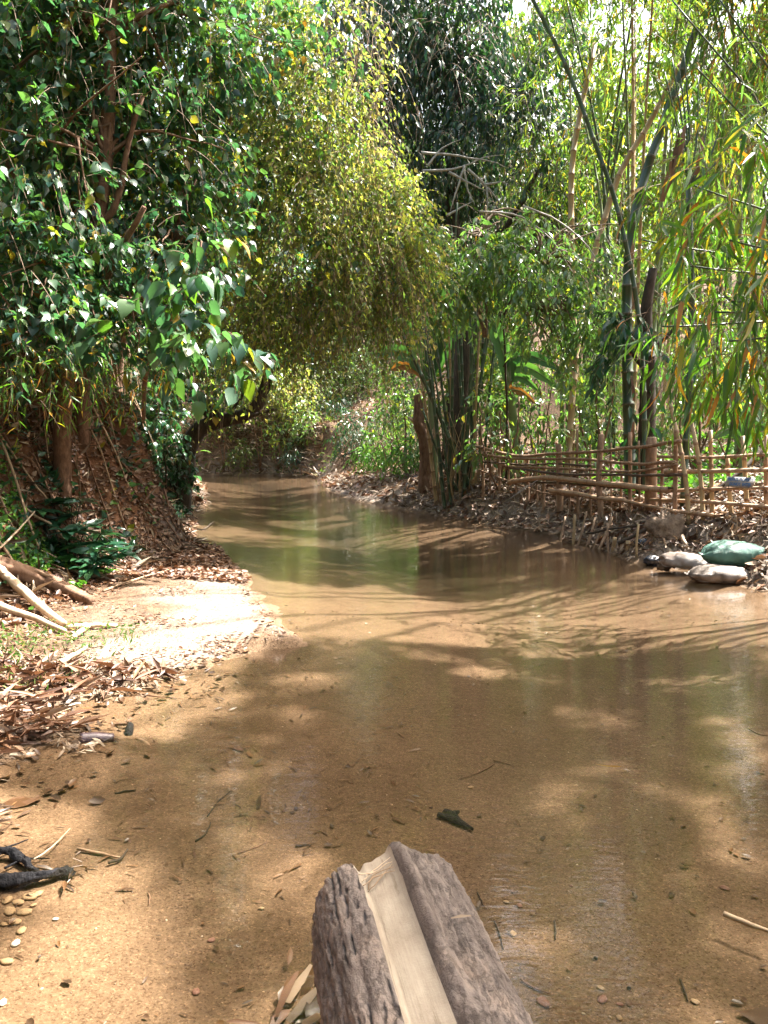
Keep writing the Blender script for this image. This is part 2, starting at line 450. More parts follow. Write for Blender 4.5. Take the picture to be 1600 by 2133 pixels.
# where the sun reaches the ground through the canopy (1 = open to the sun)
def sunlit(x, y):
    p = np.stack([x, y], -1)
    a = fbm(p * 1.1, 71, 3); b = fbm(p * 3.3, 83, 2); c = fbm(p * .8, 91, 2)
    m = (b > .645) * .75 * (y > 1.9) * ((y < 7) | (b > .72))
    m = np.where((y > 6.2 + .5 * (a - .5)) & (y < 8.9 + 1.2 * (a - .5)) & (x > -3.4) & (x < 4), np.where(x > 1.0 + 1.2 * (a - .5), .62, .985), m)
    m = np.where((x < -1.05 + .45 * np.clip(y - 5.2, 0, 1) + .5 * (a - .5)) & (y > 3.5) & (y < 6.6), .95, m)
    m = np.where((x < -.25 - .08 * y + .9 * (a - .5)) & (y <= 4.0), np.where(a > .49, .95, .1), m)
    m = np.where((y > 13.6 + (a - .5)) & (y < 15.0) & (x > -1.4) & (x < 2.2), .9, m)
    m = np.where((y > 18) & (y < 33), np.where(c > .5, .8, .1), m)
    m = np.where((y > 33) & (x < 2), .6, m)
    m = np.where((x > 3.4) & (y > 9.5) & (y < 18), np.where(b > .5, .8, .15), m)
    return m
# crowns the sun reaches through the gaps: centre, radius, how open
SUNNY = [(P(px, py, Y), r_, pr_) for px, py, Y, r_, pr_ in ((800, 520, 13.3, .6, .7), (960, 530, 13.4, .6, .75), (1120, 570, 13.5, .7, .75), (1240, 600, 13.7, .6, .75), (1180, 700, 13.8, .6, .7), (900, 600, 13.4, .5, .7), (720, 300, 12, 1.0, .85), (760, 450, 12, .8, .85), (660, 120, 12.2, 1.0, .7),
         (860, 720, 18.8, 1.0, .9), (1100, 780, 16.3, .9, .9), (1500, 150, 9.8, 1.1, .9), (1560, 330, 9.5, .9, .9), (100, 650, 7.8, 1.0, .7), (60, 400, 7.8, .8, .7), (410, 560, 8.1, .5, .9), (1200, 200, 19, 1.6, .6), (1330, 120, 17, 1.3, .6), (1180, 880, 17, 1.0, .8), (1500, 900, 14, 1.2, .85), (820, 870, 29, 1.4, .9), (560, 850, 38, 3.5, .9), (480, 900, 36, 3, .9), (1480, 700, 17, 1.2, .8), (1500, 1000, 10.1, .6, .9), (1250, 980, 12.4, .6, .85), (620, 350, 12.2, 1.0, .75), (560, 100, 12.4, 1.0, .7), (640, 560, 17, 1.2, .8), (1060, 250, 20.5, 1.4, .5))]
# openings of the crowns to the sky, seen mirrored in the near water
OPENINGS = []
for px_, py_, r_ in ((1280, 1850, .42), (1110, 1980, .35), (880, 1410, .42), (1090, 1460, .32), (625, 1650, .36), (960, 1400, .3), (740, 1450, .25)):
    for q_ in range(5):
        x_, y_ = px_ + 34 * rng.normal() * r_ / .4, py_ + 44 * rng.normal() * r_ / .4
        d_ = ray(x_, y_); OPENINGS.append((G(x_, y_), unit(d_ * np.array([1, 1, -1.])), r_ * rng.uniform(.25, .55)))
def let_sun_in(Q, strength=1.0):
    """True for leaves that may stay: those over a gap in the canopy are mostly left out."""
    k = Q[:, 2] / SUN[2]
    q = Q - SUN * k[:, None]
    m = sunlit(q[:, 0], q[:, 1]) * strength * (Q[:, 2] > 1.3)
    for c, r_, pr_ in SUNNY:
        v = Q - c; s = v @ SUN
        off = np.linalg.norm(v - s[:, None] * SUN, axis=1)
        m = np.maximum(m, pr_ * (off < r_) * (s > r_ * 1.3))
    for o_, d_, r_ in OPENINGS:
        v = Q - o_; s = v @ d_
        m = np.maximum(m, .9 * (np.linalg.norm(v - s[:, None] * d_, axis=1) < r_ + .008 * s) * (s > 2))
    return rng.random(len(Q)) >= m

# ground
xs = np.concatenate([np.linspace(-34, -7.2, 40), np.linspace(-7, 5.6, 250), np.linspace(5.9, 40, 44)])
ys = np.concatenate([np.linspace(-10, .9, 20), np.linspace(1, 16, 290), np.linspace(16.15, 44, 150), np.linspace(45, 95, 34)])
gx, gy = np.meshgrid(xs, ys)
gz = height(gx, gy)
sd = creek_sd(gx, gy)
def grid_faces(nx, ny):
    i = (np.arange(ny - 1) * nx)[:, None] + np.arange(nx - 1)[None]
    return np.stack([i, i + 1, i + nx + 1, i + nx], -1).reshape(-1, 4)
slope = np.hypot(np.gradient(gz, axis=1) / np.gradient(gx, axis=1), np.gradient(gz, axis=0) / np.gradient(gy, axis=0))
foot = np.interp(gy, FOOT_Y, FOOT_X)
nz_ = fbm(np.stack([gx, gy], -1) * 1.5, 61, 3)
m_sand = np.clip(np.where(sd < 0, 1, sstep(.9, .45, sd + (nz_ - .5) * .8)), 0, 1)
m_sand = np.maximum(m_sand, sstep(0, .6, gx - foot) * (gy < 9.6) * (gy > 5.2) * (gx < 0) * sstep(-2.6, -1.5, gx + (nz_ - .5) * 1.6))
m_earth = sstep(.55, 1.2, slope) * (gx < 0) * sstep(33, 27, gy)
m_bed_shade = sstep(.14, .34, -gz) * (sd < 0) * sstep(8.6, 10.0, gy + (nz_ - .5) * 2)  # where the bed colour is darkened as painted shade
m_wet = np.where(sd < 0, 1, sstep(.16, .02, sd + (nz_ - .5) * .12))
gm, nt, N, L = new_mat('ground')
tc = N.new('ShaderNodeTexCoord')
def at(nm):
    a = N.new('ShaderNodeAttribute'); a.attribute_name = nm; return a.outputs['Fac']
def nzn(scale, detail=5):
    n = N.new('ShaderNodeTexNoise'); n.inputs['Scale'].default_value = scale; n.inputs['Detail'].default_value = detail
    n.inputs['Roughness'].default_value = .65
    L.new(tc.outputs['Object'], n.inputs[0]); return n.outputs[0]
def mixc(f, a, b, mode='MIX'):
    n = N.new('ShaderNodeMix'); n.data_type = 'RGBA'; n.blend_type = mode
    (L.new(f, n.inputs[0]) if not isinstance(f, float) else setattr(n.inputs[0], 'default_value', f))
    for s, v in ((6, a), (7, b)):
        if isinstance(v, tuple): n.inputs[s].default_value = (*v, 1)
        else: L.new(v, n.inputs[s])
    return n.outputs[2]
r1 = ramp(N, [(.3, (.185, .131, .087)), (.7, (.26, .19, .13))]); n_a = nzn(1.6, 8); L.new(n_a, r1.inputs[0])
vo = N.new('ShaderNodeTexVoronoi'); vo.inputs['Scale'].default_value = 165; L.new(tc.outputs['Object'], vo.inputs[0])
r2 = ramp(N, [(0, (.55, .48, .42)), (.25, (.88, .85, .81)), (.75, (1.03, 1.03, 1.03)), (.94, (1.22, 1.22, 1.22)), (1, (1.6, 1.58, 1.55))]); sp = N.new('ShaderNodeSeparateColor'); L.new(vo.outputs['Color'], sp.inputs[0]); L.new(sp.outputs[0], r2.inputs[0])
sand = mixc(1.0, r1.outputs[0], r2.outputs[0], 'MULTIPLY')
n_f = nzn(38, 6)
r5 = ramp(N, [(.3, (.72, .70, .68)), (.7, (1.18, 1.18, 1.18))]); L.new(n_f, r5.inputs[0])
sand = mixc(1.0, sand, r5.outputs[0], 'MULTIPLY')
wet = mixc(1.0, sand, (.66, .60, .53), 'MULTIPLY')
sand = mixc(at('wet'), mixc(1.0, sand, (1.0, 1.12, 1.34), 'MULTIPLY'), wet)
r3 = ramp(N, [(.3, (.06, .03, .018)), (.52, (.13, .06, .03)), (.75, (.24, .115, .06))]); n_b = nzn(4.2, 8); L.new(n_b, r3.inputs[0])
r4 = ramp(N, [(.3, (.045, .03, .02)), (.5, (.105, .065, .038)), (.72, (.19, .125, .075))]); n_c = nzn(9, 8); L.new(n_c, r4.inputs[0])
base = mixc(at('earth'), r4.outputs[0], r3.outputs[0])
base = mixc(at('sand'), base, sand)
base = mixc(at('bed_shade'), base, mixc(1.0, base, (.32, .33, .32), 'MULTIPLY'))   # shade of the deep reach painted into the bed colour
pr = N.new('ShaderNodeBsdfPrincipled'); pr.inputs['Roughness'].default_value = .9; pr.inputs['Specular IOR Level'].default_value = .2
L.new(base, pr.inputs['Base Color'])
hsum = math_node(N, 'ADD'); L.new(n_f, hsum.inputs[0]); L.new(sp.outputs[0], hsum.inputs[1])
hs2 = math_node(N, 'ADD'); L.new(hsum.outputs[0], hs2.inputs[0]); L.new(n_c, hs2.inputs[1])
bp = N.new('ShaderNodeBump'); bp.inputs['Strength'].default_value = .6; bp.inputs['Distance'].default_value = .012
L.new(hs2.outputs[0], bp.inputs['Height']); L.new(bp.outputs[0], pr.inputs['Normal'])
out = N.new('ShaderNodeOutputMaterial'); L.new(pr.outputs[0], out.inputs[0])
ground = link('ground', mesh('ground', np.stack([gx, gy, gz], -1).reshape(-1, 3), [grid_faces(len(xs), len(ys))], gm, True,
              vattr={'sand': m_sand.ravel(), 'earth': m_earth.ravel(), 'wet': m_wet.ravel(), 'bed_shade': m_bed_shade.ravel()}))
tag(ground, 'sandy creek bed rising to a red earth bank and a litter covered shore', None, None, 'structure')

# water: a clear, slightly brown, rippled surface; the deeper, the murkier
wx = np.linspace(-20, 6.5, 150); wy = np.concatenate([np.linspace(-8, 1, 12), np.linspace(1.2, 16, 130), np.linspace(16.3, 44, 80)])
ax, ay = np.meshgrid(wx, wy)
dep = np.clip(-height(ax, ay), 0, 1)
wm, nt, N, L = new_mat('creek_water')
tc = N.new('ShaderNodeTexCoord')
mp = N.new('ShaderNodeMapping'); mp.inputs['Scale'].default_value = (.7, 2.3, 1); L.new(tc.outputs['Object'], mp.inputs[0])
def wn_(scale, detail, mapped=True):
    n = N.new('ShaderNodeTexNoise'); n.inputs['Scale'].default_value = scale; n.inputs['Detail'].default_value = detail
    n.inputs['Distortion'].default_value = .6
    L.new((mp if mapped else tc).outputs['Vector' if mapped else 'Object'], n.inputs[0]); return n.outputs[0]
b1 = N.new('ShaderNodeBump'); b1.inputs['Strength'].default_value = .03; b1.inputs['Distance'].default_value = .010
L.new(wn_(42, 3), b1.inputs['Height'])
b2 = N.new('ShaderNodeBump'); b2.inputs['Strength'].default_value = .085; b2.inputs['Distance'].default_value = .02
L.new(wn_(9, 2), b2.inputs['Height']); L.new(b1.outputs[0], b2.inputs['Normal'])
b3 = N.new('ShaderNodeBump'); b3.inputs['Strength'].default_value = .06; b3.inputs['Distance'].default_value = .01
L.new(wn_(26, 1), b3.inputs['Height']); L.new(b2.outputs[0], b3.inputs['Normal']); b2 = b3
fr = N.new('ShaderNodeFresnel'); fr.inputs['IOR'].default_value = 1.55; L.new(b2.outputs[0], fr.inputs['Normal'])
gl = N.new('ShaderNodeBsdfGlossy'); gl.inputs['Roughness'].default_value = .02; L.new(b2.outputs[0], gl.inputs['Normal'])
tp = N.new('ShaderNodeBsdfTransparent'); tp.inputs[0].default_value = (.97, .94, .89, 1)
df = N.new('ShaderNodeBsdfDiffuse'); df.inputs[0].default_value = (.13, .095, .05, 1)
at_ = N.new('ShaderNodeAttribute'); at_.attribute_name = 'depth'
mr = N.new('ShaderNodeMapRange'); mr.inputs[1].default_value = 0.02; mr.inputs[2].default_value = .42; mr.inputs[3].default_value = .01; mr.inputs[4].default_value = .14
L.new(at_.outputs['Fac'], mr.inputs[0])
m1 = N.new('ShaderNodeMixShader'); L.new(mr.outputs[0], m1.inputs[0]); L.new(tp.outputs[0], m1.inputs[1]); L.new(df.outputs[0], m1.inputs[2])
m2 = N.new('ShaderNodeMixShader'); L.new(fr.outputs[0], m2.inputs[0]); L.new(m1.outputs[0], m2.inputs[1]); L.new(gl.outputs[0], m2.inputs[2])
out = N.new('ShaderNodeOutputMaterial'); L.new(m2.outputs[0], out.inputs[0])
water = link('water', mesh('water', np.stack([ax, ay, np.zeros_like(ax)], -1).reshape(-1, 3), [grid_faces(len(wx), len(wy))], wm, True, vattr={'depth': dep.ravel()}))
tag(water, 'shallow clear creek water over brown sand, winding away between the banks', None, None, 'structure')

# ---------------------------------------------------------------- foliage
UP = np.array([0, 0, 1.])
def sprays(C0, A, n, Ls, droop, splay, ldroop, size, jit=.3, fan=0.0):
    """Twigs from C0 along A with n alternate leaves each; returns leaf frames and the twig curves."""
    m = len(C0)
    A = unit(A)
    roll = unit(rng.normal(size=(m, 3)))
    side = unit(np.cross(A, roll * .55 + UP))
    t = np.clip((np.arange(n) + .6 + .5 * (rng.random((m, n)) - .5)) / n, .05, 1)
    t = t * (1 - fan) + fan * (1 - .25 * rng.random((m, n)))
    Lm = (Ls * (.7 + .6 * rng.random(m)))[:, None, None]
    Pb = C0[:, None] + A[:, None] * (t[..., None] * Lm) - UP * (droop * Lm * (t ** 2)[..., None])
    T = unit(A[:, None] - UP * (2 * droop * t[..., None]))
    sgn = np.where(np.arange(n) % 2 == 0, 1, -1)[None, :, None]
    spl = splay * (.6 + .8 * rng.random((m, n, 1)))
    D = unit(T * np.cos(spl) + side[:, None] * sgn * np.sin(spl) - UP * ldroop + rng.normal(size=(m, n, 3)) * jit)
    N = unit(UP * 1.0 + SUN * .25 + rng.normal(size=(m, n, 3)) * .55)
    S = size * (.45 + .95 * rng.random((m, n)) ** 1.2)
    tt = np.linspace(0, 1, 4)[None, :, None]
    tw = C0[:, None] + A[:, None] * tt * Lm - UP * droop * Lm * tt ** 2
    r = lambda a: a.reshape(-1, a.shape[-1])
    return r(Pb), r(D), r(N), S.ravel(), tw
def twig_mesh(name, tw, rad, mat, root, taper=.5):
    m, k, _ = tw.shape
    T = unit(tw[:, -1] - tw[:, 0])
    X = unit(np.cross(T, UP + rng.normal(size=T.shape) * .1)); Y = np.cross(T, X)
    a = np.array([0, 2.094, 4.189])
    ring = np.cos(a)[None, :, None] * X[:, None] + np.sin(a)[None, :, None] * Y[:, None]
    rr = rad * np.linspace(1, taper, k)
    V = tw[:, :, None] - origin(root) + rr[None, :, None, None] * ring[:, None]
    b = (np.arange(m) * k * 3)[:, None, None]
    i = (np.arange(k - 1) * 3)[None, :, None]; j = np.arange(3)[None, None]; j2 = (np.arange(3) + 1)[None, None] % 3
    F = np.stack([b + i + j, b + i + j2, b + i + 3 + j2, b + i + 3 + j], -1).reshape(-1, 4)
    o = link(name, mesh(name, V.reshape(-1, 3), [F], mat, True), root)
    o['kind'] = 'stuff'
    return o
def clump_points(clumps, per, flat=.85, shell=.55):
    Cs, As = [], []
    for c in clumps:
        ctr = P(c[0], c[1], c[2]) if max(abs(c[0]), abs(c[1])) > 75 else np.array(c[:3], float)   # pixel + depth, or metres
        r = c[-1]
        k = max(3, int(per * r * r))
        d = unit(rng.normal(size=(k, 3)))
        u = (shell ** 3 + (1 - shell ** 3) * rng.random(k)) ** (1 / 3)
        lump = .72 + .56 * vnoise(d * 1.9 + ctr * 3.1, 17)
        Cs.append(ctr + d * (u * r * lump)[:, None] * np.array([1, 1, flat]))
        As.append(d)
    return np.concatenate(Cs), np.concatenate(As)
def foliage(root, clumps, per, kind, mat, size, n=7, Ls=.4, droop=.35, splay=.9, ldroop=.35, n_ind=0, twig='twig', trad=.004, jit=.3, fan=0.0,
            flat=.85, shell=.55, out=.6, hang=.3, sun=1.0, name='foliage', anchor=None, bough='bark'):
    for c in (clumps if anchor is not None else []):
        e = P(c[0], c[1], c[2]) if max(abs(c[0]), abs(c[1])) > 75 else np.array(c[:3], float)
        a_ = np.array(anchor[int(np.argmin([np.linalg.norm(np.array(v) - e) for v in anchor]))])
        for q in range(4):
            e2 = e + rng.normal(size=3) * c[-1] * .55
            tube('branch', [a_, a_ * .5 + e * .5 + UP * .15 + rng.normal(size=3) * .08, e2], [.028, .018, .006], M[bough], root, n=10, sides=5, wob=.03)
    C0, A = clump_points(clumps, per, flat, shell)
    A = A * out + rng.normal(size=A.shape) * .35 - UP * hang
    Pb, D, Nn, S, tw = sprays(C0, A, n, Ls, droop, splay, ldroop, size, jit, fan)
    if sun:
        ks = let_sun_in(tw[:, 2], sun)
        keep = np.repeat(ks, n) & let_sun_in(Pb + D * S[:, None] * .5, sun)
        Pb, D, Nn, S, tw = Pb[keep], D[keep], Nn[keep], S[keep], tw[ks]
    if n_ind and len(Pb) > n_ind:
        v = Pb - np.array([0, 0, CAM_Z]); dist = np.linalg.norm(v, axis=1)
        sc = S / dist * (.5 + np.abs((leaf_frames(D, Nn)[2] * v).sum(1)) / dist) / dist ** 2
        fr_ = (np.abs(v[:, 0]) / v[:, 1] < .55) & (v[:, 2] / v[:, 1] < .62)
        idx = np.argsort(-sc * fr_)[:n_ind]
        leaf_objects(Pb[idx], D[idx], Nn[idx], S[idx], kind, mat, root)
        kp = np.ones(len(Pb), bool); kp[idx] = False
        Pb, D, Nn, S = Pb[kp], D[kp], Nn[kp], S[kp]
    leaves_mesh(name, Pb, D, Nn, S, kind, mat, root)
    if twig:
        twig_mesh('twigs', tw, trad, M[twig], root)
    return len(Pb)
def limbs(root, paths, mat, n=14, sides=7, names=('trunk', 'branch'), rough=.06, wob=.05):
    for k, (pts, rad) in enumerate(paths):
        tube(names[0] if k == 0 else names[1], pts, rad, M[mat], root, n=n, sides=sides if k == 0 else max(5, sides - 2), rough=rough, wob=wob)
def PP(lst, Y):
    """Pixel points (x, y[, depth]) as points of the place."""
    return [P(q[0], q[1], q[2] if len(q) > 2 else Y) for q in lst]

# ---- left bank: trees, creepers and saplings over the red earth bank
b = ground_at(125, 1020); Y0 = b[1]
t = thing('vine_draped_tree', b, 'straight reddish trunk on the bank behind the dark whorled shrub, draped in broad leaves', 'tree')
limbs(t, [([b - UP * .3] + PP([(127, 940), (132, 850), (150, 740), (185, 560), (222, 330), (230, 60), (236, -260)], Y0), [.115, .10, .095, .09, .08, .06]),
          (PP([(150, 760), (185, 690), (235, 560, Y0 - .3), (300, 430, Y0 - .6)], Y0), [.06, .05, .03]),
          (PP([(200, 480), (245, 420), (262, 330), (300, 200)], Y0), [.05, .04, .025]),
          (PP([(180, 600), (100, 520), (60, 420), (10, 330)], Y0 - .2), [.05, .04, .025])], 'bark_red', wob=.03)
foliage(t, [(60, 90, Y0 - .3, .95), (200, 40, Y0, .95), (350, 90, Y0 + .3, 1.0), (70, 330, Y0 - .8, .75), (170, 230, Y0 - .2, .7), (330, 270, Y0 + .2, .7), (20, 560, Y0 - 1.2, .6),
            (150, 450, Y0 - .4, .6), (60, 700, Y0 - 1, .5), (190, 650, Y0 - .7, .42), (470, 30, Y0 + .6, .8), (250, -160, Y0, 1.2), (20, -150, Y0, 1.2)],
        290, 'broad', 'broad', .105, n=8, Ls=.42, n_ind=300, sun=.5, anchor=PP([(150, 740), (185, 560), (222, 330), (230, 60), (300, 430)], Y0), trad=.005)
b2 = ground_at(172, 905)
t = thing('forked_tree', b2, 'leaning forked reddish trunk just behind the straight trunk on the left bank', 'tree')
limbs(t, [([b2 - UP * .3] + PP([(172, 850), (168, 780), (150, 690), (175, 560), (150, 400)], b2[1]), [.11, .09, .07, .05]),
          (PP([(168, 790), (205, 700), (260, 600), (350, 540)], b2[1]), [.06, .05, .03]),
          (PP([(172, 850), (110, 780), (60, 690)], b2[1]), [.05, .04, .02])], 'bark_red', wob=.03)
foliage(t, [(300, 560, b2[1] - .6, .7), (240, 420, b2[1], .9), (120, 620, b2[1] - .5, .6), (390, 470, b2[1] - .4, .7), (280, 690, b2[1] - .9, .45), (400, 330, b2[1], .7)], 260, 'broad', 'broad', .10, n=8, n_ind=220, sun=.5, anchor=PP([(150, 690), (175, 560), (150, 400), (260, 600), (350, 540)], b2[1]), trad=.005)
b3 = ground_at(300, 880)
t = thing('large_leaved_sapling', b3, 'sapling with the largest drooping oval leaves, hanging out from the left bank over the shore', 'sapling')
limbs(t, [([b3 - UP * .2] + PP([(300, 800, 9.2), (330, 700, 8.8), (390, 610, 8.4), (420, 500, 8.2)], 9), [.035, .03, .02, .012]),
          (PP([(350, 660, 8.7), (300, 620, 8.5), (250, 620, 8.3)], 8.5), [.015, .008])], 'bark', wob=.03)
foliage(t, [(410, 530, 8.1, .26), (395, 610, 8.0, .24), (420, 690, 8.1, .24), (440, 460, 8.2, .22), (330, 620, 8.3, .24), (480, 730, 8.6, .3), (250, 690, 8.2, .26), (380, 740, 8.4, .25)], 150, 'broad', 'broad', .19, n=5, Ls=.28, n_ind=140, sun=.3, ldroop=.6)
t = thing('thin_bamboo_shrub', ground_at(60, 900), 'wispy narrow-leaved bamboo shoots hanging on the bank beside the straight trunk', 'bamboo shrub')
tube('stem', [origin(t), P(40, 820, 8), P(60, 740, 7.8), P(110, 720, 7.7)], [.015, .008], M['culm'], t, n=10, sides=5)
foliage(t, [(60, 800, 7.7, .4), (150, 770, 7.8, .35), (290, 760, 8.3, .35), (20, 740, 7.6, .35), (210, 810, 8.4, .3)], 300, 'lance', 'bamboo', .11, n=7, Ls=.25, n_ind=60, sun=.3, trad=.002)
bL = [(-5.3, 4.6), (-5.6, 9.8), (-6.4, 7.2), (-6.6, 12.2), (-7.2, 15.5), (-6.0, 14.0), (-8.0, 19), (-8.5, 11)]
lab = ['broad-leaved tree at the near left edge, low crown above the fallen log', 'bushy tree on top of the left bank behind the forked trunk',
       'deep shaded tree behind the straight trunk on the left bank', 'leafy tree behind the dry yellow creeper tree', 'dark tree farther up the left bank above the arching tree',
       'leafy tree at the lip of the bank beside the dark hollow', 'farthest leafy tree on top of the left bank', 'tall shaded tree at the back of the left bank']
for k, (x, y) in enumerate(bL):
    z = hz(x, y)
    t = thing('bank_tree', (x, y, z), lab[k], 'tree', 'broad-leaved trees on the left bank')
    h = [3.0, 6.5, 7, 7.5, 8, 4.5, 8, 9][k]
    limbs(t, [([(x, y, z - .3), (x + .1, y, z + h * .3), (x - .1, y + .1, z + h * .6), (x + .2, y, z + h)], [.11, .09, .05]),
              ([(x, y, z + h * .4), (x + .7, y - .5, z + h * .65), (x + 1.2, y - .6, z + h * .8)], [.05, .02]),
              ([(x, y, z + h * .3), (x - .5, y + .5, z + h * .6), (x - 1.1, y + .3, z + h * .7)], [.05, .02])], 'bark_dark')
    cl = []
    for q in range(9):
        a = rng.random() * 6.28; rr = rng.random() * 1.5
        cl.append((x + rr * math.cos(a), y + rr * math.sin(a), z + h * (.35 + .75 * rng.random()), .85 + .5 * rng.random()))
    foliage(t, cl, 85, 'broad', 'broad' if k not in (2, 7) else 'ever', .15, n=8, Ls=.5, n_ind=80 if k in (0, 1) else 30, sun=.5, twig='twig')

# creeper curtain
b = np.array([-4.9, 14.2, hz(-4.9, 14.2)])
t = thing('creeper_covered_tree', b, 'tree smothered in dry yellow small-leaved creeper that hangs in strands over the creek', 'tree')
limbs(t, [([b - UP * .3, b + (.2, -.2, 1.2), b + (1.0, -.6, 2.6), b + (1.7, -.9, 4.2), b + (2.2, -1.2, 5.5)], [.12, .10, .08, .05]),
          ([b + (1.0, -.6, 2.6), b + (1.9, -1.0, 3.4), b + (2.9, -1.4, 3.7), b + (4.1, -1.8, 3.5)], [.08, .05, .03]),
          ([b + (1.7, -.9, 4.2), b + (2.7, -1.3, 5.2), b + (3.8, -1.8, 5.2)], [.07, .04, .025]),
          ([b + (.3, -.2, 1.4), b + (1.2, -1.1, 2.2), b + (2.2, -1.7, 2.4)], [.07, .04, .025])], 'bark')
CRP = [(560, 40, 12.6, 1.1), (660, 110, 12.2, .8), (700, 210, 12, .65), (600, 260, 12.4, 1.0), (730, 330, 12, .6), (640, 400, 12, .85), (780, 430, 12, .45), (820, 470, 12.1, .3), (850, 540, 12.3, .3), (740, 600, 12.2, .4), (800, 610, 12.4, .28), (600, 650, 12.4, .45), (770, 250, 12.1, .3), (760, 60, 12.4, .4), (540, 420, 12.4, .85), (690, 510, 12, .6), (790, 520, 12.1, .4), (500, 200, 13, 1.1), (610, 560, 12.3, .6), (500, 540, 12.5, .6), (560, -180, 12.6, 1.3), (830, 520, 12.2, .3), (680, 600, 12.2, .45), (450, 640, 12.3, .6), (560, 640, 12.4, .5)]
foliage(t, CRP, 270, 'small', 'creeper', .085, n=16, Ls=.95, droop=.75, splay=1.0, ldroop=.45, n_ind=120, out=.55, hang=.35, sun=.75, trad=.0035, flat=1.0)
foliage(t, [(c[0] - 10, c[1] + 20, c[2] + .35, c[3] * .8) for c in CRP], 75, 'broad', 'broad', .11, n=6, Ls=.4, sun=.6, twig=None, name='green_foliage', n_ind=60)
foliage(t, [(540, 40, 11.6, .5), (600, 120, 11.4, .35), (520, 230, 11.6, .45), (560, 330, 11.5, .35), (640, 250, 11.2, .25), (500, 420, 11.6, .45), (590, 470, 11.5, .3), (690, 180, 11.2, .22), (660, 30, 11.4, .4), (740, 130, 11.5, .25), (640, 560, 11.6, .35), (720, 480, 11.3, .22)], 120, 'broad', 'broad', .10, n=6, Ls=.35, sun=.6, name='green_foliage', n_ind=100)
foliage(t, [(c[0] + 6, c[1], c[2] - .1, c[3] * .95) for c in CRP], 42, 'elong', 'creeper', .13, n=8, Ls=.6, droop=.6, ldroop=.5, sun=.75, twig='stick', trad=.005, name='large_foliage', n_ind=60)
foliage(t, [(850, 420, 12.2, .16), (872, 500, 12.3, .16), (815, 330, 12.1, .16), (800, 190, 12.2, .2), (838, 380, 12, .15), (885, 565, 12.4, .15), (780, 110, 12.3, .2), (760, 20, 12.4, .22), (842, 600, 12.4, .18), (770, 660, 12.4, .2), (700, 680, 12.4, .22)], 900, 'small', 'creeper', .085, n=14, Ls=.6, droop=.6, sun=.5, name='stray_sprays', out=.9, trad=.004)
# long hanging strands
K = 260
cc = np.array([P(c[0], c[1], c[2]) + rng.normal(size=3) * c[3] * .5 for c in CRP for _ in range(K // len(CRP))])
tw = cc[:, None] + (rng.normal(size=(len(cc), 1, 3)) * [.25, .25, 0] - UP * (.5 + 1.0 * rng.random((len(cc), 1, 1)))) * np.linspace(0, 1, 6)[None, :, None] + rng.normal(size=(len(cc), 6, 3)) * .035
twig_mesh('hanging_strand', tw, .0055, M['stick'], t, .7)

q_ = rng.uniform(6.5, 16, 170); x_ = np.interp(q_, FOOT_Y, FOOT_X) - rng.uniform(.5, 1.6, 170)
top_ = np.stack([x_, q_, height(x_, q_) + rng.uniform(.6, 2.4, 170)], -1)
tw = top_[:, None] + (np.stack([rng.uniform(-.1, .5, 170), rng.normal(size=170) * .3, -rng.uniform(.8, 2.2, 170)], -1))[:, None] * np.linspace(0, 1, 7)[None, :, None] + np.cumsum(rng.normal(size=(170, 7, 3)), 1) * .03
o = twig_mesh('hanging_vines', tw, .007, M['stick'], None, .6)
tag(o, 'bare thin vines hanging down in front of the left bank', 'vines')

# arching tree at the water's edge
b = P(372, 1015, 16.6); b[2] = hz(b[0], b[1])
t = thing('arching_tree', b, 'dark tree leaning from the left bank and arching out over the water', 'tree')
Ya = b[1]
limbs(t, [([b - UP * .3] + PP([(384, 960), (408, 905), (448, 880), (515, 866), (548, 820), (568, 750), (590, 660), (600, 560)], Ya), [.26, .21, .18, .16, .13, .11, .08, .05]),
          (PP([(455, 878), (400, 800), (370, 700), (380, 600)], Ya), [.17, .11, .05]),
          (PP([(515, 866), (545, 862), (575, 850)], Ya - .3), [.05, .03]),
          (PP([(470, 876), (500, 830), (515, 780), (505, 720)], Ya + .2), [.05, .03, .02]),
          (PP([(535, 640), (600, 665), (650, 672), (690, 695)], Ya - 1), [.07, .06, .03]),
          (PP([(380, 720), (440, 740), (480, 760), (500, 800)], Ya - .5), [.05, .03, .02])], 'bark_dark', n=18)
foliage(t, [(470, 700, Ya - .6, .8), (560, 610, Ya, 1.0), (650, 600, Ya + .5, .9), (410, 770, Ya - 1, .75), (520, 560, Ya, .9), (600, 700, Ya + .3, .55), (320, 800, Ya - 1.2, .7), (690, 560, Ya + 1, .6), (310, 900, Ya - 1.0, .5)],
        140, 'broad', 'broad', .13, n=7, Ls=.45, n_ind=140, sun=.7, anchor=PP([(548, 820), (568, 750), (590, 660), (380, 600), (440, 740)], Ya), bough='bark_dark')

for px, py, Y, r_, lb in ((340, 930, 15.4, .5, 'dark scrub on the bank edge just left of the arching trunk'), (365, 985, 15.8, .3, 'low dark scrub at the foot of the arching trunk'), (300, 860, 14.6, .55, 'dark scrub under the creeper on the left bank')):
    c = P(px, py, Y); b = np.array([c[0], c[1], hz(c[0], c[1])]); c[2] = max(c[2], b[2] + .15)
    t = thing('scrub', b, lb, 'scrub', 'dark scrub on the left bank')
    limbs(t, [([b - UP * .1, (b + c) / 2 + (.05, 0, 0), c], [.025, .01]), ([b, (b + c) / 2 + (-.1, 0, .1), c + (.2, 0, .15)], [.02, .008])], 'bark_dark', n=6, sides=5)
    foliage(t, [(*c, r_), (*(c + rng.normal(size=3) * r_ * .6), r_ * .7), (*(c + rng.normal(size=3) * r_ * .6 - (0, 0, .1)), r_ * .6)], 190, 'broad', 'teal', .1, n=7, Ls=.3, sun=.2, n_ind=20)

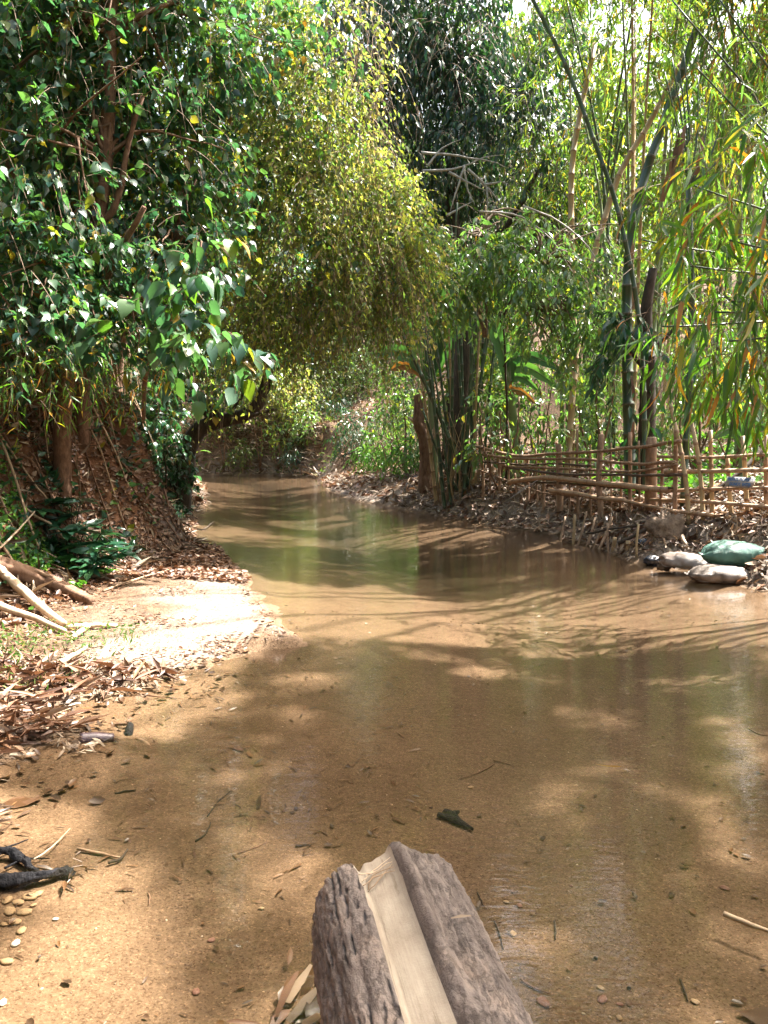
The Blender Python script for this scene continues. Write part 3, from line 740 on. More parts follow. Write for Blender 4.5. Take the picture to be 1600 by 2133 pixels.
# evergreen at the top centre with bare branches
def dark_tree(name, base, h, cl, lab, cat, dead=None, group=None, size=.2, per=145, n_ind=60):
    t = thing(name, base, lab, cat, group)
    b = np.array(base)
    limbs(t, [([b - UP * .3, b + (.2, 0, h * .35), b + (-.1, .2, h * .7), b + (.1, 0, h)], [.28, .22, .16, .07]),
              ([b + (.1, 0, h * .4), b + (1.4, -.4, h * .6), b + (2.3, -.7, h * .75)], [.12, .08, .04]),
              ([b + (0, 0, h * .35), b + (-1.4, -.5, h * .55), b + (-2.2, -.6, h * .65)], [.12, .08, .04])], 'bark_dark')
    foliage(t, cl, per, 'elong', 'ever', size, n=8, Ls=.6, droop=.6, ldroop=.7, splay=.8, n_ind=n_ind, sun=.5, trad=.007)
    return t
t = dark_tree('evergreen_tree', (1.9, 20.8, hz(1.9, 20.8)), 11, [(800, 70, 20.5, 1.7), (900, 160, 20, 1.8), (1010, 120, 20.5, 1.8), (860, 300, 20, 1.1), (1000, 300, 20.5, 1.3), (1080, 260, 20, 1.1), (1120, 400, 19.5, .9), (1070, 480, 20.5, .9), (950, 20, 21, 2.0), (760, 180, 20, 1.0),
       (1160, 480, 19, .6), (1090, 110, 20.3, 1.4), (1115, 290, 19.8, 1.1), (880, -150, 21, 2.4), (1040, 400, 21.8, 1.5), (930, 450, 22.2, 1.6)], 'dark bluish evergreen with a hollow, shaded heart above the pale bare branches', 'tree', n_ind=120)
Yd = 18.6
for pts in ([(878, 318), (930, 322), (985, 330), (1030, 338), (1060, 352)], [(880, 356), (935, 354), (978, 342), (1010, 328), (1050, 322)], [(968, 346), (950, 400), (938, 440)], [(966, 344), (975, 395), (990, 428)],
            [(975, 352), (1010, 385), (1040, 420), (1058, 450)], [(935, 358), (985, 385), (1020, 400)], [(892, 345), (920, 310), (960, 290)], [(930, 450), (965, 430), (985, 420)], [(1010, 385), (1040, 380), (1062, 384)], [(1015, 392), (1016, 420), (1015, 440)]):
    tube('bare_branch', PP(pts, Yd), [.034, .02, .006], M['paletwig'], t, n=20, sides=6, wob=.012)
dark_tree('evergreen_tree', (2.2, 26.5, hz(2.2, 26.5)), 11, [(820, 330, 26, 1.7), (760, 60, 26, 2.2), (900, 520, 26, 1.8), (1000, 420, 26, 2.4), (980, 580, 25, 1.4), (850, 180, 27, 2.4), (1060, 200, 27, 2.5), (930, 660, 26, 1.2)], 'second dark evergreen, behind the bare branches and the hollow', 'tree', per=95)

# light glossy shrub that arches over the right bank
b = np.array([2.55, 16.0, hz(2.55, 16.0)])
t = thing('overhanging_shrub', b, 'light green glossy-leaved shrub arching over the right bank in front of the bamboo clump', 'shrub')
limbs(t, [([b - UP * .2, b + (-.1, -.3, 1.8), b + (-.3, -.9, 3.3), b + (-1.1, -1.3, 4.4), b + (-2.4, -1.5, 4.8)], [.026, .022, .018, .008]),
          ([b + (-.2, -.6, 2.4), b + (.5, -1.0, 3.4), b + (1.2, -1.3, 3.6), b + (1.9, -1.4, 3.0)], [.018, .014, .008]),
          ([b + (-.3, -.9, 3.2), b + (.2, -1.2, 4.5), b + (.6, -1.4, 5)], [.03, .02, .012])], 'bark_dark')
for pts in ([(800, 500), (850, 530), (900, 545), (940, 590)], [(1000, 440), (1080, 450), (1150, 500), (1200, 580)], [(900, 540), (960, 530), (1010, 560)], [(1090, 430), (1160, 460), (1230, 520), (1275, 600)], [(1050, 560), (1120, 570), (1180, 620)]):
    tube('branch', PP(pts, 13.4), [.02, .014, .006], M['paletwig'], t, n=12, sides=5, wob=.02)
foliage(t, [(740, 545, 13.2, .36), (830, 500, 13.4, .42), (900, 560, 13.4, .42), (970, 520, 13.5, .5), (1060, 470, 13.8, .4), (1060, 560, 13.4, .6), (1150, 580, 13.4, .6), (1230, 560, 13.8, .5), (1120, 670, 13.8, .5), (1250, 660, 13.6, .5), (900, 640, 13.5, .34),
            (1000, 620, 13.8, .4), (1190, 740, 13.9, .42), (1120, 490, 13.6, .5), (820, 600, 13.3, .38), (860, 470, 13.6, .3), (760, 620, 13.2, .3), (950, 600, 13.3, .4), (1240, 480, 14, .35), (1010, 520, 13.2, .4), (1200, 660, 13.4, .4)],
        270, 'elong', 'shrub', .145, n=8, Ls=.38, droop=.45, ldroop=.6, n_ind=300, sun=.7, trad=.004, anchor=PP([(860, 540), (1000, 480), (1130, 540), (1100, 640), (1010, 700)], 13.6), bough='twig')

# ---------------------------------------------------------------- bamboo
def culm(root, pts, r0, r1, mat='culm', sides=8, node=.36, name='culm'):
    """One jointed stem: every node a raised pale ring."""
    p = spline(pts, 60)
    seg = np.linalg.norm(np.diff(p, axis=0), axis=1); s = np.concatenate([[0], np.cumsum(seg)])
    Lt = s[-1]
    st, rr = [0.0], [1.0]
    x = node * (.5 + .5 * rng.random())
    nodes = []
    while x < Lt - .1:
        nodes.append(len(st))
        st += [x - .018, x - .006, x + .008, x + .02]; rr += [1.0, 1.16, 1.14, .98]
        x += node * (.85 + .3 * rng.random())
    st.append(Lt); rr.append(1)
    st = np.array(st); q = np.stack([np.interp(st, s, p[:, k]) for k in range(3)], -1)
    rad = (r0 + (r1 - r0) * (st / Lt)) * np.array(rr)
    V, F, caps = tube_arrays(q - origin(root), rad, sides)
    ring = np.repeat(np.arange(len(st) - 1), sides)
    mi = np.isin(ring, [k for n_ in nodes for k in (n_, n_ + 1, n_ + 2)]).astype(int)
    mi = np.concatenate([mi, np.zeros(2 * sides, int)])
    return link(name, mesh(name, V, [F] + caps, [M[mat], M['rail' if mat in ('lath', 'culm_dry') else 'node']], True, mi), root)

# the clump by the water
b = P(965, 1050, 17.2); b[2] = hz(b[0], b[1]); Yb = 17.2
t = thing('bamboo_clump', b, 'tight clump of straight dark green bamboo stems rising from the water edge beside the stump', 'bamboo clump')
tops = [(838 + 240 * (k / 17) + 0, 912 + 98 * (((k * 7) % 18) / 17 * .35 + k / 17 * .65), 500 + 60 * ((k * 5) % 4) / 3) for k in range(18)]
for k, (tx, bx, ty) in enumerate(tops):
    dy = .9 * (rng.random() - .5)
    bx = bx + rng.normal() * 5; tx = tx + rng.normal() * 12;  p0 = P(bx, 1050, Yb + dy); p0[2] = hz(p0[0], p0[1]) - .15
    p2 = P(tx, ty, Yb + dy * 1.6)
    mid = (p0 + p2) / 2 + np.array([(bx - tx) * .001, 0, 0])
    end = p2 + (p2 - mid) * (.12 + .3 * rng.random()) + np.array([0.3 * (rng.random() - .4), -.2, -.1])
    culm(t, [p0, mid, p2, end], .026 + .02 * rng.random(), .015, 'culm' if k % 6 else 'culm_dry', 8)
culm(t, PP([(1000, 1062), (930, 900), (868, 760), (818, 655)], Yb - .3), .05, .045, 'culm')
culm(t, PP([(975, 1062), (915, 950), (880, 850)], Yb - .2), .035, .025, 'culm')
for k in range(60):                             # thin dead side shoots round the foot
    x0 = 910 + 150 * rng.random(); p0 = P(x0, 1050, Yb - .5 + rng.random()); p0[2] = hz(p0[0], p0[1]) - .05
    tube('dead_shoot', [p0, p0 + (.25 * (rng.random() - .5), -.1, .5 + .4 * rng.random()), p0 + (.6 * (rng.random() - .5), -.2, .9 + 1.2 * rng.random())], [.012, .005], M['culm_dry' if k % 2 else 'stick'], t, n=8, sides=5)
foliage(t, [(890, 560, Yb, .4), (1010, 560, Yb, .5), (950, 500, Yb, .5), (1050, 640, Yb + .3, .3)], 130, 'lance', 'bamboo', .2, n=7, Ls=.4, n_ind=60, fan=.3)

# grove behind the fence
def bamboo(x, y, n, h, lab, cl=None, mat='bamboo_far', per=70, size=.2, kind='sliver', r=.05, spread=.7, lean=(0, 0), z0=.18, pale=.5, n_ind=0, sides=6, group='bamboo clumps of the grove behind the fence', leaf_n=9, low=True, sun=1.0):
    z = hz(x, y)
    t = thing('bamboo_clump', (x, y, z), lab, 'bamboo clump', group)
    ends = []
    for k in range(n):
        a = rng.random() * 6.28; d = spread * math.sqrt(rng.random())
        bx, by = x + d * math.cos(a), y + d * math.sin(a)
        dx, dy = math.cos(a) * (.5 + rng.random()) + lean[0], math.sin(a) * (.5 + rng.random()) + lean[1]
        hh = h * (.75 + .35 * rng.random())
        pts = [(bx, by, hz(bx, by) - .1), (bx + dx * .12, by + dy * .12, z + hh * .35), (bx + dx * .5, by + dy * .5, z + hh * .7), (bx + dx * 1.25, by + dy * 1.25, z + hh)]
        mt = 'culm_pale' if rng.random() < pale else ('culm_dry' if rng.random() < .35 else 'culm')
        culm(t, pts, r * (.8 + .4 * rng.random()), r * .35, mt, sides, .42)
        ends.append(np.array(pts, float))
    cc = []
    for e in ends:
        for _ in range(4):
            u = z0 + (1 - z0) * rng.random() ** .8
            sp_ = spline(e, 20)[int(u * 19)]
            cc.append((*(sp_ + rng.normal(size=3) * [.4, .4, .3]), .45 + .5 * rng.random()))
    foliage(t, (cl or []) + cc, per, kind, mat, size, n=leaf_n, Ls=.55, droop=.5, ldroop=.6, fan=.25, twig='twig', trad=.005, n_ind=n_ind, out=.7, hang=.2, shell=.2, sun=sun)
    return t
GR = [(4.7, 19, 8, 10, 'pale stems in the gap between the bamboo clump and the leafy trunk'), (5.6, 17.5, 10, 11, 'thick stand of bamboo right behind the leafy trunk'),
      (7.6, 15.5, 9, 11, 'sunlit clump behind the sign and the lattice fence'), (9.6, 18.5, 9, 12, 'yellow-green clump at the far right behind the lattice fence'),
      (2.6, 24, 9, 12, 'slender stems behind the banana plants'), (6.3, 23, 10, 13, 'dense clump in the middle of the grove'),
      (10.5, 25, 9, 13, 'tall clump far behind the lattice fence'), (4.6, 30, 9, 14, 'faint pale clump at the back of the grove'),
      (9, 32, 9, 14, 'hazy clump deep in the grove'), (14, 30, 8, 14, 'distant clump at the edge of the grove'), (13, 22, 8, 13, 'sparse sunlit clump at the outer edge of the grove'),
      (1.0, 32, 8, 12, 'far clump behind the second evergreen')]
GX = {1: [(1180, 90, 18, 1.0), (1290, 170, 18, .9), (1240, 300, 18, .8), (1120, 240, 18.5, .8)], 2: [(1330, 60, 15.5, .8), (1400, 230, 15.5, .7), (1440, 360, 15, .7)], 3: [(1500, 120, 18, 1.1), (1420, 60, 18.5, 1.0), (1480, 300, 18, 1.0), (1590, 240, 17, 1.0), (1580, 60, 17, 1.0)],
      4: [(1080, 60, 25, 1.5), (1150, 180, 25, 1.5), (1100, -40, 25, 1.6)], 5: [(1150, 40, 23, 1.4), (1230, 160, 23, 1.5), (1340, 280, 23, 1.5), (1290, 20, 23, 1.6), (1180, 300, 23, 1.4), (1240, 420, 23, 1.4), (1230, -60, 23, 1.6)],
      6: [(1380, 120, 25, 2.0), (1460, 250, 25, 2.0), (1540, 100, 25, 2.0), (1400, 330, 25, 1.8), (1450, -20, 25, 2.0), (1350, -60, 25, 2.0), (1540, 380, 25, 1.8)], 7: [(1120, 120, 30, 2.2), (1200, 260, 30, 2.2), (1060, -20, 30, 2.2), (1180, -40, 30, 2.4), (1140, 400, 30, 2.0)], 8: [(1280, 100, 32, 2.6), (1340, 260, 32, 2.6), (1240, 360, 32, 2.4), (1300, -40, 32, 2.6), (1400, 400, 32, 2.4)],
      9: [(1480, 100, 32, 2.6), (1560, 280, 32, 2.6), (1440, 380, 32, 2.4), (1580, 20, 32, 2.6), (1500, -60, 32, 2.6)]}
for k, (x, y, n, h, lb) in enumerate(GR):
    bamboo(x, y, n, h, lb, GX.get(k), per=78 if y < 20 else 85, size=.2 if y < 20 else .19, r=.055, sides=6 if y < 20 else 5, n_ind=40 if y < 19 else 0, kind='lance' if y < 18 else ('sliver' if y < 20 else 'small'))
ADDED_SHADE = []  # leaf clumps added out of view above, to shade the middle water
for qx in (-2.4, -1.4, -.4, .6, 1.6, 2.6, 3.4):
    for qy in (9.5, 10.3, 11.1, 11.9, 12.7):
        z_ = (.6 * qy + 1.5) / .814 + 1.1
        ADDED_SHADE.append((qx + SUN[0] / SUN[2] * z_ + rng.normal() * .2, qy + SUN[1] / SUN[2] * z_ + rng.normal() * .2, z_, .8 + .35 * rng.random()))
# tall clumps over the creek; the first carries unseen crowns added to shade it
bamboo(6.2, 11.8, 5, 14.5, 'nearest tall clump behind the lattice fence, with unseen tops added to shade the creek', [(7.4, 9.4, 12.2, 1.9), (6.4, 10.8, 12.6, 1.8), (5.4, 13.2, 12.0, 1.6), (6.8, 13.8, 12.4, 1.7), (5.6, 12.0, 13.4, 1.6), (8.2, 12.4, 12.8, 1.8), (7.6, 15.0, 12.6, 1.7), (4.6, 14.6, 11.6, 1.4), (2.6, 13.4, 10.4, 1.1), (1.7, 12.2, 10.4, 1.1), (3.5, 12.6, 10.8, 1.2), (.7, 11.2, 10.4, 1.0), (3.4, 14.6, 11.0, 1.1), (4.2, 12.6, 11.2, 1.2), (3.0, 13.2, 11.4, 1.1), (8.8, 14.5, 12.5, 1.7), (6.0, 15.6, 12.4, 1.5)] + ADDED_SHADE, 'bamboo', 120, .22, 'lance', .06, .6, (-.8, -1.4), .45, .3, 40, sun=1.0)
bamboo(8.4, 8.6, 6, 14.5, 'tall clump beyond the sandbags, its tops leaning over the near water', [(7.2, 5.4, 11.6, 1.9), (6.0, 5.4, 12.2, 1.7), (8.4, 6.4, 12.6, 1.9), (6.4, 7.2, 12.4, 1.8), (7.8, 7.8, 11.8, 1.8), (9.2, 8.6, 12.4, 1.8), (5.4, 6.8, 11.0, 1.3), (8.8, 4.6, 12.6, 1.8), (7.2, 4.0, 13.0, 1.6)], 'bamboo', 170, .22, 'lance', .06, .6, (-1.6, -1.0), .45, .3, 40, sun=1.0)
# two big single stems in front of the grove
b = ground_at(1318, 955); t = thing('single_bamboo', b, 'thickest single bamboo stem, dark green, bending right as it rises beside the leafy trunk', 'bamboo stem')
Yk = 13.3
bb = P(1318, 960, Yk); bb[2] = hz(bb[0], bb[1]) - .2; t.location = bb
culm(t, [bb] + PP([(1308, 800), (1306, 620), (1316, 480), (1345, 360), (1385, 250), (1420, 150), (1450, 60)], Yk), .11, .06, 'culm', 10, .5)
for q in range(5):
    p0 = P(1312 + 8 * (q % 2), 930 - 95 * q, Yk - .1)
    leaves_mesh('sheath', np.array([p0]), np.array([[.1 - .2 * (q % 2), -.15, .9]]), np.array([[0, -1, .2]]), np.array([.42]), 'strip', 'dryleaf', t, as_stuff=False)
foliage(t, [(1450, 60, Yk, .6), (1400, 180, Yk, .4), (1330, 520, Yk, .25)], 110, 'lance', 'bamboo', .22, n=7, n_ind=30)
t = thing('single_bamboo', P(1345, 960, 12.6), 'thin single bamboo stem slanting up to the left, high in the frame', 'bamboo stem')
bb = P(1348, 965, 12.6); bb[2] = hz(bb[0], bb[1]) - .2; t.location = bb
culm(t, [bb] + PP([(1335, 700), (1290, 450), (1240, 300), (1180, 140), (1105, -10), (1020, -170)], 12.6), .045, .03, 'culm', 8, .4)
foliage(t, [(1180, 120, 12.6, .4), (1100, -20, 12.6, .6), (1250, 300, 12.6, .25)], 110, 'lance', 'bamboo', .2, n=7, n_ind=30)
t = thing('single_bamboo', P(1095, 960, 16), 'dry straw-coloured bamboo stem leaning right in the grove above the overhanging shrub', 'bamboo stem')
bb = P(1190, 960, 16.5); bb[2] = hz(bb[0], bb[1]) - .2; t.location = bb
culm(t, [bb] + PP([(1195, 700), (1190, 380), (1210, 230), (1240, 90)], 16.5), .08, .05, 'culm_dry', 8, .45)
t = thing('single_bamboo', P(1280, 960, 15), 'straw-coloured bamboo stem crossing behind the thickest stem at a slant', 'bamboo stem')
bb = P(1180, 960, 15.5); bb[2] = hz(bb[0], bb[1]) - .2; t.location = bb
culm(t, [bb] + PP([(1210, 660), (1282, 385), (1345, 270), (1420, 130)], 15.5), .07, .05, 'culm_dry', 8, .45)

# near bamboo reaching in from the right edge
b = np.array([5.6, 7.6, hz(5.6, 7.6)])
t = thing('drooping_bamboo', b, 'near bamboo with long dark drooping leaves, many turned orange, above the sign and sandbags', 'bamboo')
NB = [(1500, 420, 7.4, .62), (1590, 540, 6.8, .55), (1480, 590, 7.3, .6), (1410, 540, 7.8, .5), (1560, 690, 6.6, .52), (1450, 720, 7.2, .5), (1590, 750, 6.4, .34), (1370, 470, 8.2, .42), (1530, 740, 6.9, .32), (1400, 640, 7.7, .4), (1620, 640, 6.2, .6), (1340, 580, 8.2, .3), (1640, 420, 6.8, .7)]
for k, (px, py, Y, r_) in enumerate(NB[:7]):
    e = P(px - 70, py - 40, Y)
    culm(t, [b + (.1 * (k % 3), .1 * (k % 4), -.1), b + (.2, .2, 1.2), (b * .45 + e * .55) + (0.35, .1, .9), e], .024, .008, 'culm', 6, .3, 'stem')
foliage(t, NB, 165, 'lance', 'bamboo', .25, n=7, Ls=.42, droop=.4, splay=.55, ldroop=.85, fan=.45, n_ind=300, sun=.85, trad=.004, out=.5, hang=.25)
b = np.array([7.4, 10.2, hz(7.4, 10.2)])
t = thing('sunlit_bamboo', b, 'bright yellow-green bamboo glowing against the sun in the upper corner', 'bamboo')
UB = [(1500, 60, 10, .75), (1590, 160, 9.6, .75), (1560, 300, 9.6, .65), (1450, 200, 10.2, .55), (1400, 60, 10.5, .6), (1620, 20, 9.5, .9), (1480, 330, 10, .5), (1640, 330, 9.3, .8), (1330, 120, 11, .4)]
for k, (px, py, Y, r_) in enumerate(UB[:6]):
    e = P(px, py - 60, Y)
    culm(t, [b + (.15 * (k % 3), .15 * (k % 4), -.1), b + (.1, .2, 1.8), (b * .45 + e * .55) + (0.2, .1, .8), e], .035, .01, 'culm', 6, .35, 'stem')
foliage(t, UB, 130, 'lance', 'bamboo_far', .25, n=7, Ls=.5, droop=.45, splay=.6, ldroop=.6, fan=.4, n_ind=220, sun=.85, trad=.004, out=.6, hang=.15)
# fan of bare dark shoots
t = thing('bamboo_shoots', P(1440, 400, 10.5), 'fan of thin dark bamboo shoots with brown sheaths spreading from one joint', 'bamboo shoots')
bb = P(1425, 960, 10.9); bb[2] = hz(bb[0], bb[1]) - .1; t.location = bb
culm(t, [bb] + PP([(1440, 700), (1435, 380)], 10.8), .05, .045, 'culm', 8, .4, 'culm')
for tx, ty in ((1385, 150), (1400, 120), (1415, 140), (1425, 110), (1480, 200), (1510, 230), (1540, 250), (1455, 160)):
    tube('shoot', PP([(1435, 385), ((1435 + tx) / 2 + 6, (385 + ty) / 2 + 20), (tx, ty)], 10.7), [.018, .014, .007], M['culm'], t, n=12, sides=6)
for px, py in ((1398, 330), (1412, 310), (1450, 335), (1380, 390), (1395, 370)):
    leaves_mesh('sheath', np.array([P(px, py + 30, 10.6)]), np.array([[.15, -.1, 1.]]), np.array([[0, -1, .1]]), np.array([.5]), 'strip', 'dryleaf', t, as_stuff=False)

# leafy trunk behind the fence
b = ground_at(1345, 950); b = P(1345, 960, 12.9); b[2] = hz(b[0], b[1])
t = thing('leafy_tree', b, 'dark trunk behind the fence post hung with large drooping leaves', 'tree')
limbs(t, [([b - UP * .2] + PP([(1348, 860), (1352, 760), (1345, 660), (1360, 560)], 12.9), [.15, .13, .11, .07]),
          (PP([(1350, 780), (1310, 720), (1290, 650)], 12.8), [.05, .03, .02]), (PP([(1350, 740), (1400, 690), (1430, 640)], 12.8), [.05, .03, .02])], 'bark_dark', wob=.02)
foliage(t, [(1335, 720, 12.7, .32), (1345, 800, 12.7, .3), (1300, 680, 12.7, .3), (1380, 760, 12.8, .3), (1350, 870, 12.7, .22), (1310, 830, 12.8, .25), (1270, 760, 12.9, .25), (1400, 680, 12.9, .3), (1330, 900, 12.7, .2)],
        330, 'elong', 'teal', .2, n=7, Ls=.28, droop=.5, ldroop=.9, n_ind=200, sun=.4)
# understorey shrubs between fence and grove
US = [(1040, 860, 15.6, 'leafy shrub at the right foot of the bamboo clump', .5), (1100, 900, 15.4, 'low shrub hiding the foot of the pale banana plant', .5), (1070, 850, 17, 'sunlit shrub in the gap left of the banana leaves', .6), (1180, 860, 17, 'pale green shrub behind the middle of the fence', .7), (1240, 800, 16, 'light shrub beside the leafy trunk', .6), (1450, 800, 15, 'shrub behind the corner post of the fence', .7),
      (1530, 860, 14.5, 'bright shrub behind the sign', .6), (1600, 780, 15, 'shrub at the far right behind the lattice', .8), (1120, 740, 20, 'tall thin shrub among the pale stems', 1.0), (1440, 680, 19, 'leafy shrub high behind the drooping bamboo', 1.2), (1300, 860, 19, 'shrub far behind the fence', 1.0)]
for px, py, Y, lb, r_ in US:
    b = P(px, py, Y); b[2] = hz(b[0], b[1])
    t = thing('shrub', b, lb, 'shrub', 'shrubs between the fence and the grove')
    c = P(px, py, Y)
    limbs(t, [([b - UP * .1, (b + c) / 2 + (.1, 0, 0), c], [.035, .025, .012]), ([b, (b + c) / 2 + (-.3, 0, .1), c + (-.4, .1, .2)], [.025, .01]), ([b, (b + c) / 2 + (.3, -.1, .2), c + (.4, 0, .3)], [.025, .01])], 'bark', sides=6)
    foliage(t, [(*c, r_), (*(c + rng.normal(size=3) * .4), r_ * .8), (*(c + rng.normal(size=3) * .4 - (0, 0, .3)), r_ * .7)], 140, 'elong', 'shrub', .15, n=7, n_ind=24, sun=.8)

# banana plants
def banana(root, pts, w, mat='banana', n=16, side=(0, -1, .15)):
    p = spline(pts, n)
    T = unit(np.gradient(p, axis=0))
    S = unit(np.cross(T, np.array(side, float)))
    Nn = np.cross(S, T)
    u = np.linspace(0, 1, n)
    prof = w * np.sin(np.pi * np.clip(u * .93 + .05, 0, 1)) ** .6
    tear = 1 - .3 * rng.random((2, n)) * (u > .2)
    a = p + S * (prof * tear[0])[:, None] + Nn * (.25 * prof)[:, None] - UP * (.18 * prof)[:, None]
    c = p - S * (prof * tear[1])[:, None] + Nn * (.25 * prof)[:, None] - UP * (.18 * prof)[:, None]
    V = np.concatenate([a, p, c]) - origin(root)
    i = np.arange(n - 1)
    F = np.concatenate([np.stack([i, i + 1, n + i + 1, n + i], -1), np.stack([n + i, n + i + 1, 2 * n + i + 1, 2 * n + i], -1)])
    o = link('leaf', mesh('leaf', V, [F], M[mat], True, None, np.full(len(F), rng.random())), root)
    tube('midrib', p, [.022, .006], M['culm_pale'], root, n=n, sides=5).parent = o      # a sub-part of its leaf
    return o
b = P(905, 960, 19); b[2] = hz(b[0], b[1])
t = thing('banana_plant', b, 'banana plant with bright translucent leaves left of the bamboo clump', 'banana plant')
tube('stem', [b - UP * .2, P(900, 860, 19), P(895, 790, 19)], [.13, .10, .07], M['culm_pale'], t, n=12, sides=9)
for pts, w, mt in (([(895, 790), (880, 720), (850, 680), (822, 668)], .26, 'banana'), ([(895, 785), (860, 745), (820, 730), (775, 738)], .22, 'banana'), ([(897, 780), (905, 720), (890, 680), (875, 690)], .27, 'banana'),
                   ([(900, 780), (925, 710), (960, 670), (1000, 690)], .28, 'banana'), ([(895, 790), (870, 770), (840, 760), (815, 770)], .16, 'banana_dry'), ([(897, 780), (915, 690), (930, 620), (935, 580)], .24, 'banana')):
    banana(t, PP(pts, 18.8), w, mt)
b = P(1075, 950, 16.6); b[2] = hz(b[0], b[1])
t = thing('banana_plant', b, 'banana plant with pale arching leaves right of the bamboo clump', 'banana plant')
tube('stem', [b - UP * .2, P(1068, 860, 16.6), P(1062, 790, 16.6)], [.11, .09, .06], M['culm_pale'], t, n=12, sides=9)
for pts, w, mt in (([(1062, 790), (1068, 748), (1110, 742), (1178, 776)], .15, 'banana'), ([(1062, 792), (1070, 766), (1110, 770), (1165, 808)], .15, 'banana'), ([(1062, 795), (1075, 785), (1095, 790), (1120, 812)], .1, 'banana'),
                   ([(1062, 800), (1050, 740), (1035, 690), (1030, 660)], .2, 'banana'), ([(1062, 790), (1060, 810), (1085, 815), (1115, 840)], .1, 'banana_dry')):
    banana(t, PP(pts, 16.3), w, mt)
b = P(1545, 940, 12.5); b[2] = hz(b[0], b[1])
t = thing('banana_plant', b, 'small young banana plant behind the lattice fence', 'banana plant')
tube('stem', [b - UP * .1, b + (0, 0, .4), b + (.02, 0, .7)], [.05, .04, .03], M['culm_pale'], t, n=8, sides=8)
for d in ((.35, -.2, .35), (-.4, -.1, .3), (.1, -.3, .6), (-.15, .2, .6)):
    banana(t, [b + (.02, 0, .65), b + np.array([d[0] * .5, d[1] * .5, .65 + d[2]]), b + np.array([d[0] * 1.3, d[1] * 1.3, .6 + d[2] * .7])], .1)

# ---------------------------------------------------------------- unseen big trees added at the viewer's back to dim the skylight
for k, (x, y, h, lb) in enumerate(((-5.0, -3.0, 10, 'big shade tree on the left bank at the viewer\'s back'), (1.5, -7.5, 11, 'unseen big tree added for shade straight behind the viewer'), (7.0, -3.0, 11, 'big shade tree on the right bank at the viewer\'s back'), (-6.5, 1.5, 8, 'unseen tree added for shade beside the viewer on the left bank'))):
    z = hz(x, y)
    t = thing('added_shade_tree', (x, y, z), lb, 'tree', 'unseen trees added to dim the skylight')
    limbs(t, [([(x, y, z - .3), (x + .2, y, z + h * .4), (x, y, z + h * .9)], [.28, .2, .08]), ([(x, y, z + h * .35), (x + 1.6, y + .6, z + h * .6), (x + 2.4, y + 1, z + h * .7)], [.12, .05]), ([(x, y, z + h * .4), (x - 1.3, y + .9, z + h * .7)], [.12, .05])], 'bark_dark', n=10)
    foliage(t, [(x + rng.normal() * 2.0, y + rng.normal() * 1.8, z + h * (.5 + .5 * rng.random()), 1.7 + .7 * rng.random()) for _ in range(14)], 34, 'small', 'broad', .3, n=9, Ls=.9, sun=.8, trad=.012)

# ---------------------------------------------------------------- beyond the bend
FB = [(600, 735, 44, 1.5, 'far', 'broad bush high on the far slope under the creeper'), (690, 690, 47, 1.7, 'far', 'pale bush at the crest of the far slope'), (545, 770, 42, 1.2, 'shrub', 'light green bush over the dry far bank'), (745, 760, 45, 1.3, 'shrub', 'light green bush beside the slope at the bend'), (650, 800, 43, 1.3, 'far', 'bush in the middle of the far slope'), (720, 800, 44, 1.4, 'far', 'bush low on the far slope beside the bright green one'), (700, 860, 41.5, .9, 'teal', 'dark bush over the far undercut'), (620, 860, 41, .9, 'far', 'ragged bush at the lip of the far bank'), (740, 880, 36, .8, 'teal', 'dark bush at the turn of the right bank'), (440, 830, 38, .9, 'far', 'dry scrubby bush at the foot of the sunlit far bank'), (530, 800, 39, 1.3, 'far', 'yellowish bush on the far bank right of the arching tree'), (600, 790, 41, 1.4, 'creeper', 'straw-coloured bush high on the far bank'),
      (680, 740, 46, 1.7, 'far', 'bush at the top of the far slope'), (760, 700, 48, 1.9, 'far', 'sunlit bush at the top of the far slope beside the banana'), (570, 900, 38.8, .6, 'shrub', 'ferny bamboo tuft hanging to the far water edge'), (645, 880, 39.8, .8, 'shrub', 'ferny green clump over the dark undercut'),
      (700, 915, 40.3, .5, 'teal', 'low green bush on the far undercut bank'), (810, 870, 29, .9, 'shrub', 'bright green bush where the right bank meets the bend'), (790, 930, 30, .6, 'fresh', 'low green bush below the bright one by the bend'), (840, 830, 27, .9, 'shrub', 'leafy bush behind the stump'), (850, 950, 24, .45, 'fresh', 'small plant on the sloping right bank'),
      (480, 940, 36.8, .5, 'far', 'dry tangle on the lit rubble at the far bank'), (610, 945, 38.5, .45, 'teal', 'dark small bush at the far water edge')]
for px, py, Y, r_, mt, lb in FB:
    c = P(px, py, Y); 
    while hz(c[0], c[1]) < .12: c = c + (0, .25, 0)
    b = np.array([c[0], c[1], hz(c[0], c[1])])
    if c[2] < b[2] + .2: c[2] = b[2] + .25
    t = thing('bush', b, lb, 'bush', 'bushes round the bend of the creek')
    limbs(t, [([b - UP * .1, (b + c) / 2 + (.1, 0, 0), c], [.05, .02]), ([b, (b + c) / 2 + (-.3, 0, .1), c + (-r_ * .6, .1, .2)], [.03, .01])], 'bark', sides=5, n=6)
    fern = mt in ('fresh', 'teal')
    foliage(t, [(*c, r_), (*(c + rng.normal(size=3) * r_ * .6), r_ * .8), (*(c + rng.normal(size=3) * r_ * .5 + (0, 0, .2)), r_ * .7), (*(c + rng.normal(size=3) * r_ * .8), r_ * .5)], 130, 'small' if not fern else 'sliver', mt, .17 if not fern else .28, n=9, Ls=.6, droop=.6, sun=.5, twig='twig', trad=.006)
FT = [(-13, 44, 9), (-9.5, 47, 10), (-6, 50, 10), (-2.5, 49, 10), (1, 46, 11), (-11, 55, 13), (-4, 58, 14), (2, 56, 14), (6, 44, 12), (-17, 42, 10), (-14, 26, 8), (-12, 33, 9), (-10.5, 22, 8)]
